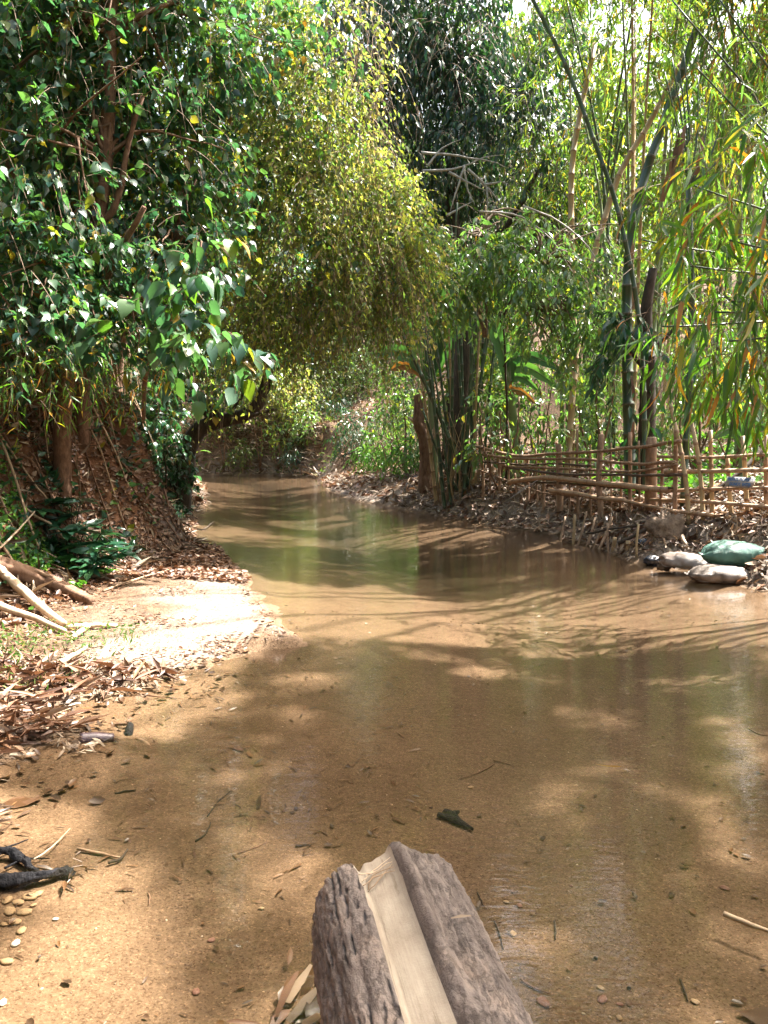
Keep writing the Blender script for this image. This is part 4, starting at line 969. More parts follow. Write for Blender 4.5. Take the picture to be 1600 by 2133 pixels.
fl = ['far tree at the left end of the slope', 'far tree over the dry bushes', 'far tree in the middle of the slope', 'far tree above the straw-coloured bush', 'far tree behind the first banana plant', 'tall far tree at the back of the slope, left', 'tall far tree closing the view up the creek', 'tall far tree behind the second evergreen', 'far tree behind the grove', 'far tree hidden behind the left bank', 'tree on the left bank plateau before the bend', 'tree on the left bank at the bend', 'tree on the plateau behind the arching tree']
for k, (x, y, h) in enumerate(FT):
    z = hz(x, y)
    t = thing('far_tree', (x, y, z), fl[k], 'tree', 'trees round the bend of the creek')
    limbs(t, [([(x, y, z - .3), (x + .3, y, z + h * .5), (x, y, z + h)], [.2, .15, .05]), ([(x, y, z + h * .3), (x + 1.2, y, z + h * .6)], [.1, .04]), ([(x, y, z + h * .35), (x - 1.3, y, z + h * .65)], [.1, .04])], 'bark_dark', sides=6, n=8)
    cl = [(x + rng.normal() * 1.5, y + rng.normal() * 1.3, z + h * (.2 + .8 * rng.random()), 1.2 + .8 * rng.random()) for _ in range(13)]
    foliage(t, cl, 42, 'small', 'far', .3, n=9, Ls=.9, sun=1.0, twig='twig', trad=.01)
# the wood that closes the view
k = 34000
az = rng.uniform(-1.15, 1.25, k); dist = rng.uniform(52, 74, k)
fx, fy = dist * np.sin(az), dist * np.cos(az)
top = 8 + 13 * fbm(np.stack([az * 9, dist * .05], -1), 131, 3) - 5 * sstep(.02, .5, az)
fz = height(fx, fy) + rng.random(k) ** .8 * top
d_ = unit(rng.normal(size=(k, 3)) - UP * .4)
o = leaves_mesh('far_wood', np.stack([fx, fy, fz], -1), d_, unit(UP + rng.normal(size=(k, 3)) * .6), rng.uniform(.6, 1.15, k), 'small', 'far')
tag(o, 'distant sunlit wood that closes the view behind the creek and the grove', 'wood', None, 'stuff')
k = 14000
fx = rng.uniform(-24, -8.5, k); fy = rng.uniform(2, 36, k)
fz = height(fx, fy) + rng.random(k) * (5 + 6 * fbm(np.stack([fx, fy], -1) * .25, 141, 3))
o = leaves_mesh('bank_wood', np.stack([fx, fy, fz], -1), unit(rng.normal(size=(k, 3)) - UP * .4), unit(UP + rng.normal(size=(k, 3)) * .6), rng.uniform(.3, .6, k), 'elong', 'broad')
tag(o, 'dense shaded wood filling the plateau behind the left bank trees', 'wood', None, 'stuff')

# ---------------------------------------------------------------- bamboo fence
def YF(px):
    return 16 - 5.6 * (px - 1000) / 410 if px < 1410 else 10.4 - .6 * (px - 1410) / 190
f0 = P(1410, 1090, YF(1409)); f0[2] = hz(f0[0], f0[1])
t = thing('pole_fence', f0, 'long rough fence of dark horizontal poles along the right bank', 'fence')
RL = [([(985, 928), (1072, 949), (1141, 946), (1256, 939), (1311, 933), (1354, 929), (1418, 917)], .028, 0), ([(985, 944), (1066, 955), (1181, 956), (1256, 960), (1305, 965), (1354, 966), (1405, 962)], .027, 0),
      ([(1040, 966), (1066, 972), (1152, 975), (1239, 979), (1296, 983), (1354, 979), (1412, 968)], .022, 0), ([(1050, 970), (1075, 976), (1181, 988), (1267, 989), (1354, 991), (1420, 988)], .024, 0),
      ([(1060, 1006), (1078, 1001), (1141, 995), (1210, 1002), (1296, 1011), (1392, 1021)], .048, 1), ([(1090, 1000), (1109, 1004), (1164, 1006), (1239, 1012), (1296, 1016), (1400, 1016)], .02, 0),
      ([(1147, 1021), (1187, 1027), (1247, 1037), (1300, 1043)], .042, 1), ([(1290, 1040), (1308, 1044), (1354, 1055), (1412, 1066)], .028, 1), ([(1000, 980), (1066, 1004), (1124, 1024), (1164, 1031), (1250, 1036)], .016, 0),
      ([(1005, 962), (1090, 968), (1150, 966), (1230, 970)], .018, 0)]
for pts, r_, k in RL:
    q = [P(x, y, YF(x) - r_ - .02) for x, y in pts]
    tube('rail', q, [r_ * 1.1, r_, r_ * .9, r_], M['lath' if k else ('rail' if rng.random() < .6 else 'rail_dark')], t, n=26, sides=7, rough=.06, wob=.012)
PO = [(1006, 952, 1052, .03), (1074, 986, 1045, .022), (1100, 952, 990, .03), (1134, 958, 992, .03), (1167, 925, 1056, .062), (1207, 895, 1030, .022), (1255, 905, 1056, .05), (1290, 962, 1042, .022), (1313, 900, 1070, .032), (1404, 895, 1084, .034), (1345, 940, 1045, .025), (1040, 955, 1050, .028), (1022, 936, 1048, .018), (1058, 944, 1044, .016), (1120, 935, 1050, .018), (1186, 932, 1052, .017), (1232, 925, 1054, .018), (1274, 922, 1052, .016), (1333, 918, 1066, .018), (1375, 955, 1080, .024)]
for x, y0, y1, r_ in PO:
    Y = YF(x) + .04
    a, b = P(x + rng.normal() * 3, y0, Y), P(x, y1, Y); b[2] = hz(b[0], b[1]) - .12
    tube('post', [b, (a + b) / 2 + rng.normal(size=3) * .012, a], [r_ * 1.05, r_, r_ * .9], M['rail'], t, n=12, sides=8, rough=.05)
Y = YF(1356) + .16
a, b = P(1357, 912, Y), P(1357, 1062, Y); b[2] = hz(b[0], b[1]) - .15
st = tube('post', [b, (a + b) / 2, a], [.095, .088, .08], M['rail'], t, n=10, sides=12, rough=.07)
tube('cut_top', [a - UP * .004, a + UP * .012], [.076, .07], M['palewood'], t, sides=12).parent = st
f1 = P(1500, 1105, 10.1); f1[2] = hz(f1[0], f1[1])
t = thing('lattice_fence', f1, 'square lattice fence of brown bamboo poles carrying the sign at the right', 'fence')
for x0, y0, x1, y1, x2, y2 in ((1393, 825, 1425, 975, 1437, 1102), (1441, 881, 1458, 975, 1466, 1098), (1480, 896, 1482, 1000, 1486, 1106), (1515, 948, 1520, 1030, 1527, 1110), (1547, 908, 1554, 1010, 1559, 1114), (1596, 906, 1596, 1000, 1596, 1118), (1640, 900, 1641, 1010, 1640, 1118), (1688, 910, 1690, 1010, 1689, 1122), (1735, 900, 1735, 1010, 1737, 1126)):
    q = [P(x2, y2 + 4, YF(x2)), P(x1, y1, YF(x1)), P(x0, y0, YF(x0))]
    q[0][2] = min(q[0][2], hz(q[0][0], q[0][1]) - .08)
    culm(t, q, .034, .028, 'culm_dry' if rng.random() < .35 else 'lath', 8, .3, 'post')
for pts, r_ in (([(1370, 951), (1478, 953), (1600, 946), (1750, 940)], .02), ([(1385, 984), (1498, 981), (1600, 979), (1750, 975)], .027), ([(1385, 1023), (1498, 1018), (1600, 1016), (1750, 1013)], .021), ([(1355, 1041), (1478, 1046), (1600, 1056), (1750, 1064)], .024), ([(1405, 1066), (1498, 1074), (1600, 1091), (1750, 1106)], .027)):
    culm(t, [P(x, y, YF(x) - .058) for x, y in pts], r_ * 1.1, r_ * 1.05, 'lath', 8, .33, 'rail')
tube('brace', [P(1478, 1040, 10.3) + (0, .15, 0), P(1540, 985, 10.5), P(1595, 928, 10.8)], [.035, .03, .028], M['bark_dark'], t, n=8, sides=8)
for x, y in ((1458, 981), (1520, 981), (1554, 1019), (1596, 979), (1437, 1069), (1486, 1074), (1404, 930), (1404, 965), (1313, 938), (1313, 984), (1167, 950), (1255, 940), (1255, 990)):
    Yt = YF(x) - .085
    c = P(x, y, Yt)
    o = tube('lashing', [c + (-.03, .02, -.02), c + (-.018, -.012, .008), c + (.018, -.012, .014), c + (.03, .02, .024)], .006, M['culm_dry'], t if x > 1409 else bpy.data.objects['pole_fence'], n=8, sides=5)

# the sign
sm, nt, N, L = new_mat('sign_board')
tc = N.new('ShaderNodeTexCoord'); nz = N.new('ShaderNodeTexNoise'); nz.inputs['Scale'].default_value = 14; L.new(tc.outputs['Object'], nz.inputs[0])
rp = ramp(N, [(.35, (.20, .19, .18)), (.7, (.34, .32, .30))]); L.new(nz.outputs[0], rp.inputs[0])
pr = N.new('ShaderNodeBsdfPrincipled'); pr.inputs['Roughness'].default_value = .7; L.new(rp.outputs[0], pr.inputs['Base Color'])
o = N.new('ShaderNodeOutputMaterial'); L.new(pr.outputs[0], o.inputs[0])
bm_, nt, N, L = new_mat('blue_paint')
pr = N.new('ShaderNodeBsdfPrincipled'); pr.inputs['Base Color'].default_value = (.025, .12, .30, 1); pr.inputs['Roughness'].default_value = .6
o = N.new('ShaderNodeOutputMaterial'); L.new(pr.outputs[0], o.inputs[0])
cs = P(1541.5, 1004.5, 9.86)
w_, h_, d_ = .172, .066, .008
t = thing('sign', cs, 'small weathered board with blue lettering wired to the lattice fence', 'sign')
t.rotation_euler = (R(-3), R(2.6), R(-6))
V = np.array([[x * w_ + .012 * z * 1, y * d_, z * h_] for y in (-1, 1) for x, z in ((-1, -1), (1, -1), (1, 1), (-1, 1))])
F = np.array([[0, 1, 2, 3], [5, 4, 7, 6], [0, 4, 5, 1], [1, 5, 6, 2], [2, 6, 7, 3], [3, 7, 4, 0]])
board = link('board', mesh('board', V, [F], sm), t)
for txt, z, s in (('PRIVATE PROPERTY', .014, .041), ('DONOT  ENTER', -.046, .041)):
    cu = bpy.data.curves.new('lettering', 'FONT'); cu.body = txt; cu.size = s * 1.38; cu.align_x = 'CENTER'; cu.extrude = .0012; cu.offset = .0014
    tmp = bpy.data.objects.new('tmp', cu); C.objects.link(tmp)
    bpy.context.view_layer.update()
    me = bpy.data.meshes.new_from_object(tmp.evaluated_get(bpy.context.evaluated_depsgraph_get()))
    bpy.data.objects.remove(tmp)
    me.materials.clear(); me.materials.append(bm_)
    xs_ = [v.co.x for v in me.vertices]; k = (.306 if 'PRIV' in txt else .262) / (max(xs_) - min(xs_))
    for v in me.vertices:
        v.co = (v.co.x * k, -d_ - .002 - v.co.z, v.co.y + z)
    link('lettering', me, t)
for sx in (-1, 1):
    tube('wire', [np.array([sx * .14, -.012, -.05]) + cs, np.array([sx * .14, .0, -.08]) + cs, np.array([sx * .14 + .01, .03, -.095]) + cs], .004, M['char'], t, n=6, sides=5)

# sandbags
def bag_mat(name, c1, c2):
    m, nt, N, L = new_mat(name)
    tc = N.new('ShaderNodeTexCoord')
    nz = N.new('ShaderNodeTexNoise'); nz.inputs['Scale'].default_value = 5; nz.inputs['Detail'].default_value = 6; L.new(tc.outputs['Object'], nz.inputs[0])
    rp = ramp(N, [(.38, c2), (.62, c1)]); L.new(nz.outputs[0], rp.inputs[0])
    wv = N.new('ShaderNodeTexChecker'); wv.inputs['Scale'].default_value = 190; L.new(tc.outputs['Object'], wv.inputs[0])
    n2 = N.new('ShaderNodeTexNoise'); n2.inputs['Scale'].default_value = 14; n2.inputs['Detail'].default_value = 4; L.new(tc.outputs['Object'], n2.inputs[0])
    ad = math_node(N, 'MULTIPLY_ADD'); L.new(n2.outputs[0], ad.inputs[0]); ad.inputs[1].default_value = 6; L.new(wv.outputs['Fac'], ad.inputs[2])
    bp = N.new('ShaderNodeBump'); bp.inputs['Strength'].default_value = .5; bp.inputs['Distance'].default_value = .004; L.new(ad.outputs[0], bp.inputs['Height'])
    pr = N.new('ShaderNodeBsdfPrincipled'); pr.inputs['Roughness'].default_value = .55; L.new(rp.outputs[0], pr.inputs['Base Color']); L.new(bp.outputs[0], pr.inputs['Normal'])
    o = N.new('ShaderNodeOutputMaterial'); L.new(pr.outputs[0], o.inputs[0])
    return m
M['bag_green'] = bag_mat('green_woven_sack', (.075, .185, .145), (.05, .12, .09))
M['bag_white'] = bag_mat('dirty_white_sack', (.44, .40, .37), (.17, .12, .085))
M['bag_muddy'] = bag_mat('muddy_white_sack', (.32, .27, .235), (.08, .055, .036))
def sandbag(name, c, L_, W_, H_, rz, mat, label, tilt=(0, 0), sag=.0, tie=True):
    t = thing(name, c, label, 'sandbag', 'sandbags at the water edge')
    t.rotation_euler = (R(tilt[0]), R(tilt[1]), R(rz))
    nu, nv = 44, 28
    u = np.linspace(-1, 1, nu); v = np.linspace(0, 2 * math.pi, nv, endpoint=False)
    uu, vv = np.meshgrid(u, v, indexing='ij')
    prof = (1 - np.abs(uu) ** 3.2) ** .5
    x = uu * L_ / 2
    cw, sw = np.cos(vv), np.sin(vv)
    yy = np.sign(cw) * np.abs(cw) ** .8 * W_ / 2 * (.12 + .88 * prof)
    zz = np.sign(sw) * np.abs(sw) ** .8 * H_ / 2 * (.03 + .97 * prof)
    zz = np.where(zz < 0, zz * .75, zz)
    p = np.stack([x, yy, zz], -1)
    cr = fbm(np.stack([uu * 3, cw * 1.6, sw * 1.6], -1) + c[0] * 7, 161, 4) - .5
    wr = np.abs(fbm(np.stack([uu * 2.0, cw * 3.5, sw * 3.5], -1) + c[0] * 3, 171, 3) - .5)
    p = p * (1 + cr[..., None] * .26) + np.stack([0 * x, 0 * x, -wr * .12 * (np.abs(uu) > .35)], -1)
    p[..., 2] -= sag * (uu ** 2)
    i = np.arange(nu - 1)[:, None] * nv; j = np.arange(nv)[None]; k = (j + 1) % nv
    F = np.stack([i + j, i + nv + j, i + nv + k, i + k], -1).reshape(-1, 4)
    V = p.reshape(-1, 3); e0 = p[0].mean(0); e1 = p[-1].mean(0)
    V = np.vstack([V, e0, e1]); b_ = nu * nv; j = np.arange(nv); k = (j + 1) % nv
    sk = link('sack', mesh('sack', V, [F, np.stack([np.full(nv, b_), j, k], -1), np.stack([np.full(nv, b_ + 1), (nu - 1) * nv + k, (nu - 1) * nv + j], -1)], M[mat], True), t)
    o = np.array(t.location)
    for s_ in (0, -1):                        # sewn end: a flat ruffled flap, and the seam along the side
        e = p[s_]; m_ = e.mean(0); dx = -.035 if s_ == 0 else .035
        w = np.linspace(-1, 1, 9)
        A_ = np.stack([np.full(9, m_[0]), m_[1] + w * W_ * .11, m_[2] + 0 * w], -1); B_ = A_ + np.stack([np.full(9, dx), w * .02, .012 * np.sin(w * 9)], -1)
        V2 = np.vstack([A_, B_, A_ + (0, 0, .006), B_ + (0, 0, .006)]); q = np.arange(8)
        link('flap', mesh('flap', V2, [np.stack([q, q + 1, q + 10, q + 9], -1), np.stack([q + 18, q + 27, q + 28, q + 19], -1)], M[mat], True), sk)
    jf = nv * 3 // 4 - 4
    line = p[3:-3, jf] * 1.01
    V3, F3, c3 = tube_arrays(line, .0055, 5)
    link('seam', mesh('seam', V3, [F3] + c3, M[mat], True), sk)
    return t
c = P(1505, 1199, 8.55); c[2] = .07
sandbag('sandbag', c, .72, .40, .22, -8, 'bag_muddy', 'muddy white sandbag underneath the green one, half in the water', (0, 2))
c = P(1432, 1172, 9.25); c[2] = .11
sandbag('sandbag', c, .66, .30, .20, -32, 'bag_white', 'long dirty white sandbag beside the plastic scrap', (4, 6))
c = P(1529, 1178, 8.75); c[2] = .27
sandbag('sandbag', c, .70, .44, .31, -6, 'bag_green', 'plump green sandbag lying on top of the muddy one', (3, 3))

# plastic scraps, clod
def crumple(name, c, r_, mat, label, cat, seed, flat=.5, res=14):
    th, ph = np.meshgrid(np.linspace(0, math.pi, res), np.linspace(0, 2 * math.pi, 2 * res, endpoint=False), indexing='ij')
    d = np.stack([np.sin(th) * np.cos(ph), np.sin(th) * np.sin(ph), np.cos(th)], -1)
    q = .55 + .9 * np.abs(fbm(d * 2.2 + seed, seed, 4) - .5) * 2 + .25 * fbm(d * 1.2, seed + 5, 2)
    p = d * q[..., None] * r_ * np.array([1, .8, flat])
    n2 = 2 * res
    i = np.arange(res - 1)[:, None] * n2; j = np.arange(n2)[None]; k = (j + 1) % n2
    F = np.stack([i + j, i + n2 + j, i + n2 + k, i + k], -1).reshape(-1, 4)
    o = link(name, mesh(name, p.reshape(-1, 3), [F], M[mat], mat != 'plastic'), None, [float(v) for v in c])
    return tag(o, label, cat)
c = P(1360, 1167, 9.75); c[2] = .05; crumple('plastic_bag', c, .13, 'plastic', 'crumpled black plastic bag at the tip of the long white sandbag', 'plastic bag', 41)
c = P(1338, 1143, 10.3); c[2] = hz(c[0], c[1]) + .05; crumple('plastic_scrap', c, .11, 'plastic', 'dark plastic scrap lying behind the tall thin stake', 'plastic scrap', 47)
c = P(1392, 1112, 10.2); c[2] = hz(c[0], c[1]) + .10; crumple('earth_clod', c, .26, 'clod', 'root-bound earth clod below the corner post of the fence', 'clod', 53, .95)
c = P(1384, 1168, 9.4); c[2] = .03; crumple('mud_lump', c, .1, 'clod', 'brown mud lump at the water between plastic bag and long sandbag', 'mud lump', 59, .6)

# stakes and sticks on the right bank
SK = [((1330, 1174, 10.0), (1330, 1092, 10.0), .014, 'culm_dry', 'tallest upright pale stake standing in the water left of the plastic bag'),
      ((1277, 1152, 10.9), (1281, 1120, 10.8), .028, 'culm_dry', 'short wide cut stake, first of the four stubs from the left'), ((1293, 1156, 10.7), (1296, 1129, 10.7), .026, 'palewood', 'short pale cut stake, second of the four stubs from the left'),
      ((1308, 1160, 10.5), (1308, 1126, 10.5), .028, 'culm_dry', 'short cut stake, third of the four stubs from the left'), ((1315, 1165, 10.4), (1317, 1148, 10.4), .022, 'palewood', 'smallest cut stub, last of the four, beside the tall stake'),
      ((1193, 1120, 11.9), (1197, 1072, 11.9), .018, 'culm_dry', 'upright stake farthest along the bank below the fence'), ((1200, 1120, 11.8), (1222, 1065, 11.9), .014, 'stick', 'slanting thin stake next to the farthest upright stake'),
      ((1218, 1128, 11.6), (1240, 1078, 11.8), .018, 'stick', 'slanting stake in the middle of the row below the fence'), ((1233, 1137, 11.3), (1255, 1098, 11.4), .015, 'stick', 'short slanting stake in the row below the fence'),
      ((1242, 1136, 11.2), (1275, 1078, 11.5), .02, 'stick', 'longest slanting stake of the row below the fence'), ((1165, 1112, 12.3), (1178, 1076, 12.4), .016, 'stick', 'small slanting stake near the bamboo clump end of the row'),
      ((1268, 1150, 10.9), (1265, 1090, 11.0), .013, 'stick', 'thin grey upright stake behind the cut stubs')]
for p0, p1, r_, mt, lb in SK:
    a, b = P(*p0), P(*p1); a[2] = min(a[2], hz(a[0], a[1])) - .1
    o = tube('stake', [a, (a + b) / 2 + rng.normal(size=3) * .01, b], [r_ * 1.25, r_ * 1.2, r_ * 1.05], M[mt], None, n=7, sides=7, rough=.05)
    tag(o, lb, 'stake', 'stakes along the right bank')
ST = [([(1222, 1112, 11.3), (1280, 1100, 11.0), (1352, 1092, 10.8)], .02, 'bark_dark', 'long dark stick lying level above the cut stubs'), ([(1288, 1132, 10.7), (1340, 1106, 10.6), (1398, 1070, 10.6)], .028, 'bark_dark', 'dark stick slanting up from the stubs to the corner post'),
      ([(1315, 1138, 10.5), (1332, 1125, 10.4), (1352, 1110, 10.5)], .018, 'stick', 'short brown stick leaning behind the tall thin stake'), ([(1362, 1088, 10.3), (1376, 1110, 10.15), (1388, 1152, 9.95)], .024, 'stick', 'forked stick propped in front of the earth clod'),
      ([(1364, 1090, 10.3), (1366, 1120, 10.2), (1364, 1152, 10.1)], .022, 'culm_dry', 'upright dry bamboo piece beside the forked stick'), ([(1420, 1115, 9.9), (1432, 1140, 9.7)], .026, 'palewood', 'pale flat bamboo sheath piece on the litter slope'),
      ([(1100, 1010, 12.9), (1060, 1040, 13.2), (1120, 1000, 13)], .008, 'paletwig', 'thin pale twig hooked on the far end of the pole fence')]
for pts, r_, mt, lb in ST:
    q = [P(*p) for p in pts]
    for v in q: v[2] = max(v[2], hz(v[0], v[1]) + r_ * .8)
    tag(tube('stick', q, [r_, r_ * .9, r_ * .7], M[mt], None, n=10, sides=6, rough=.06, wob=.012), lb, 'stick', 'sticks on the right bank')
# dead stump by the bamboo clump
b = ground_at(885, 1025); Ys = b[1]
t = thing('dead_stump', b, 'crooked pale dead trunk broken off beside the bamboo clump', 'stump')
tube('trunk', [b - UP * .3] + PP([(887, 990), (889, 945), (882, 905), (872, 880), (872, 850), (868, 822)], Ys), [.19, .15, .14, .13, .13, .11, .07], M['bark'], t, n=60, sides=16, rough=.3, wob=.01)
tube('broken_limb', PP([(889, 950), (905, 900), (908, 870)], Ys - .05), [.07, .05, .02], M['stick'], t, n=8, sides=7, rough=.12)
tube('broken_limb', PP([(866, 880), (850, 868)], Ys), [.06, .02], M['palewood'], t, sides=7)

# ---------------------------------------------------------------- left shore
def on_ground(pts, lift=0.0):
    out_ = []
    for q in pts:
        g = ground_at(q[0], q[1]); h = lift if len(q) < 3 else q[2]
        if g[2] < 0.0 and lift >= 0 and len(q) < 3: g = G(q[0], q[1], .004)
        g = g * 1; g[2] += h; out_.append(g)
    return out_
LS = [('fallen_branch', [(-40, 1180, .18), (20, 1232, .12), (75, 1275, .09), (132, 1312, .05)], [.05, .045, .04, .028], 'palewood', 'thick pale bare branch slanting down over the grass at the near left', 'branch'),
      ('fallen_branch', [(-60, 1262, .1), (20, 1290, .08), (80, 1306, .06), (136, 1326, .04)], [.035, .03, .025, .018], 'palewood', 'thinner pale branch lying below the thick bare branch', 'branch'),
      ('fallen_branch', [(140, 1312, .02), (190, 1311, .03), (244, 1309, .02)], [.024, .022, .018], 'palewood', 'short straight pale piece lying level beyond the branch ends', 'branch'),
      ('stick', [(152, 1336, .03), (170, 1325, .04), (192, 1310, .03)], [.02, .02, .015], 'palewood', 'short white flat stick leaning by the level branch', 'stick'),
      ('stick', [(120, 1395, .02), (150, 1376, .03), (182, 1352, .02)], [.018, .018, .012], 'palewood', 'bleached strip at the lower edge of the grass', 'stick'),
      ('stick', [(205, 1385, .02), (215, 1378, .04), (224, 1356, .03)], [.022, .024, .015], 'palewood', 'curled white bark piece on the sand edge', 'stick'),
      ('stick', [(98, 1415, .02), (155, 1424, .02), (228, 1430, .012)], [.010, .009, .006], 'stick', 'long thin stick reaching from the debris into the inlet', 'stick'),
      ('stick', [(226, 1398, .01), (238, 1418, .05), (236, 1432, .05), (227, 1446, .01)], [.010, .010, .009, .007], 'palewood', 'bent twig arching at the mouth of the inlet', 'stick'),
      ('stick', [(-10, 1490, .02), (20, 1480, .03), (42, 1470, .02)], [.016, .015, .012], 'palewood', 'white stick highest in the near debris heap', 'stick'),
      ('stick', [(-4, 1510, .02), (18, 1490, .03), (37, 1469, .03)], [.014, .014, .010], 'palewood', 'white stick crossing another at the left frame edge', 'stick'),
      ('stick', [(95, 1532, .01), (100, 1500, .03), (103, 1474, .03)], [.014, .013, .011], 'palewood', 'upright-looking white strip in the middle of the debris heap', 'stick'),
      ('stick', [(45, 1460, .02), (65, 1448, .03), (85, 1440, .02)], [.012, .010, .008], 'palewood', 'pale curved twig at the top of the debris heap', 'stick'),
      ('stick', [(85, 1445, .02), (98, 1436, .04), (112, 1427, .02)], [.02, .02, .014], 'stick', 'broad brown strip beside the pale curved twig', 'stick'),
      ('stick', [(285, 1540, .004), (320, 1558, -.01), (356, 1580, -.02), (378, 1592, -.03)], [.014, .013, .012, .008], 'stick', 'long brown stick sunk under water beyond the charred block', 'stick'),
      ('stick', [(262, 1442, .004), (330, 1452, .004), (400, 1459, .003)], [.006, .006, .004], 'bark', 'long fine twig floating across the inlet', 'stick'),
      ('stick', [(180, 1506, .006), (250, 1505, .004), (315, 1503, .004)], [.005, .005, .003], 'bark', 'straight fine twig floating in front of the inlet', 'stick'),
      ('stick', [(215, 1235, .02), (290, 1210, .03), (352, 1190, .02)], [.012, .010, .007], 'stick', 'long thin stick on the shaded leaf litter beyond the sand', 'stick'),
      ('stick', [(0, 1188, .2), (40, 1170, .3), (76, 1149, .42)], [.010, .009, .006], 'palewood', 'pale thin stick rising from the fallen log at the left', 'stick'),
      ('stick', [(405, 1103, .01), (425, 1108, .05), (446, 1094, .09)], [.014, .010, .005], 'bark_dark', 'dark twig sticking out over the water from the left shore', 'stick'),
      ('stick', [(236, 1512, .004), (262, 1520, .03), (272, 1516, .05)], [.008, .010, .014], 'bark', 'knobby twig with a burnt end behind the charred block', 'stick')]
for nm, pts, rad, mt, lb, cat in LS:
    tag(tube(nm, on_ground(pts), rad, M[mt], None, n=14, sides=7, rough=.08, wob=.008), lb, cat, 'sticks and branches on the left shore')
q = on_ground([(-40, 1190, .10), (40, 1212, .09), (110, 1236, .08), (190, 1262, .04)])
t = thing('fallen_log', q[1], 'rotting grey-brown log half sunk in the ground below the leafy bank at the left', 'log')
tube('trunk', q, [.10, .09, .075, .04], M['bark'], t, n=60, sides=18, rough=.2, wob=.004)
tube('split_edge', [v + UP * .07 for v in q[:3]] , [.02, .025, .012], M['stick'], t, n=40, sides=8, rough=.4, wob=.004)
# charred block, burnt stub, burnt branch at the bottom left
c0, c1 = on_ground([(166, 1546, .016), (236, 1545, .014)])
tag(tube('charred_block', [c0, (c0 + c1) / 2, c1], [.032, .036, .03], M['charlog'], None, n=14, sides=12, rough=.07), 'wet dark purple block of charred wood at the tip of the debris heap', 'charred block')
c0, c1 = on_ground([(266, 1536, .0), (272, 1524, .04)])
tag(tube('burnt_stub', [c0, (c0 + c1) / 2, c1], [.022, .026, .018], M['char'], None, n=8, sides=9, rough=.16), 'small upright burnt stub right of the charred block', 'burnt stub')
q = on_ground([(-40, 1862, .03), (20, 1855, .035), (70, 1845, .03), (112, 1836, .03), (140, 1832, .025)])
t = thing('burnt_branch', q[0], 'black burnt branch with a knobbed end lying in the shallows at the lower left', 'burnt branch')
tube('branch', q, [.022, .026, .018, .014, .012], M['char'], t, n=70, sides=16, rough=.25, lump=.012)
tube('knob', [q[3] + (0, .01, 0), q[4], q[4] + (.012, 0, .004)], [.014, .024, .016], M['char'], t, n=20, sides=14, rough=.2, lump=.010)
q2 = on_ground([(-30, 1800, .06), (30, 1805, .05), (80, 1838, .03)])
tube('branch', q2, [.014, .016, .006], M['char'], t, n=50, sides=12, rough=.3, lump=.014)
for a in ([(10, 1826, .03), (55, 1808, .035), (104, 1800, .02)], [(-5, 1806, .04), (22, 1790, .05), (60, 1776, .05)]):
    tube('side_twig', on_ground(a), [.005, .004, .002], M['char'], t, n=12, sides=5, lump=.004)


# dark whorled shrub
b = ground_at(150, 1195)
t = thing('whorled_shrub', b, 'dark green shrub with glossy whorled leaves at the foot of the left bank', 'shrub')
ROS = [(108, 1048, 8.7), (168, 1044, 8.7), (150, 1075, 8.6), (100, 1092, 8.4), (178, 1100, 8.4), (140, 1110, 8.2), (210, 1112, 8.3), (155, 1140, 8.1), (222, 1135, 8.2), (195, 1150, 8.05), (245, 1148, 8.1), (185, 1185, 7.9), (205, 1172, 7.95), (130, 1150, 8.2), (165, 1165, 8.0), (235, 1165, 8.0), (85, 1065, 8.6), (120, 1130, 8.3)]
for k, (px, py, Y) in enumerate(ROS):
    c = P(px, py, Y); 
    while hz(c[0], c[1]) > c[2] - .06: Y -= .1; c = P(px, py, Y)
    tube('stem', [b + rng.normal(size=3) * [.08, .05, 0], (b * .5 + c * .5) + (-.05, .05, -.06), c], [.012, .007], M['bark_dark'], t, n=8, sides=5)
    n_ = 9
    a = np.arange(n_) * 2.4 + k
    el = .1 + .5 * rng.random(n_)
    D = np.stack([np.cos(a) * np.cos(el), np.sin(a) * np.cos(el), np.sin(el) - .12], -1)
    leaf_objects(np.repeat(c[None], n_, 0), D, unit(UP + .3 * rng.normal(size=(n_, 3))), .19 + .11 * rng.random(n_), 'elong', 'teal', t)

def scatter(n, test, size, name, kind, mat, label, cat=None, tilt=.35, lift=.01, box=(-7, 6, 1, 16), rnd=None, upright=False):
    y = rng.uniform(box[2], box[3], n); x = rng.uniform(box[0], box[1], n)
    if box[1] - box[0] < 3 and box[0] < -.9 and name.startswith('bank'): x = x + np.interp(y, FOOT_Y, FOOT_X)
    s = creek_sd(x, y)
    k = test(x, y, s)
    x, y, s = x[k], y[k], s[k]
    z = height(x, y); e = .06
    Nn = unit(np.stack([-(height(x + e, y) - z) / e, -(height(x, y + e) - z) / e, np.ones_like(x)], -1))
    m = len(x); a = rng.random(m) * 6.283
    D = np.stack([np.cos(a), np.sin(a), 0 * a], -1)
    D = unit(D - Nn * (D * Nn).sum(1)[:, None] + Nn * (rng.random((m, 1)) - .3) * tilt)
    if upright:
        D = unit(UP * 1.0 + rng.normal(size=(m, 3)) * .45); Nn = unit(rng.normal(size=(m, 3)))
    else:
        Nn = unit(Nn + rng.normal(size=(m, 3)) * tilt * .6)
    S = size * (.5 + .9 * rng.random(m))
    o = leaves_mesh(name, np.stack([x, y, z + lift + .02 * rng.random(m) * tilt], -1), D, Nn, S, kind, mat)
    tag(o, label, cat, None, 'stuff')
    return o
foot_ = lambda y: np.interp(y, FOOT_Y, FOOT_X)
pn = lambda x, y, f, sd_: vnoise(np.stack([x, y], -1) * f, sd_)
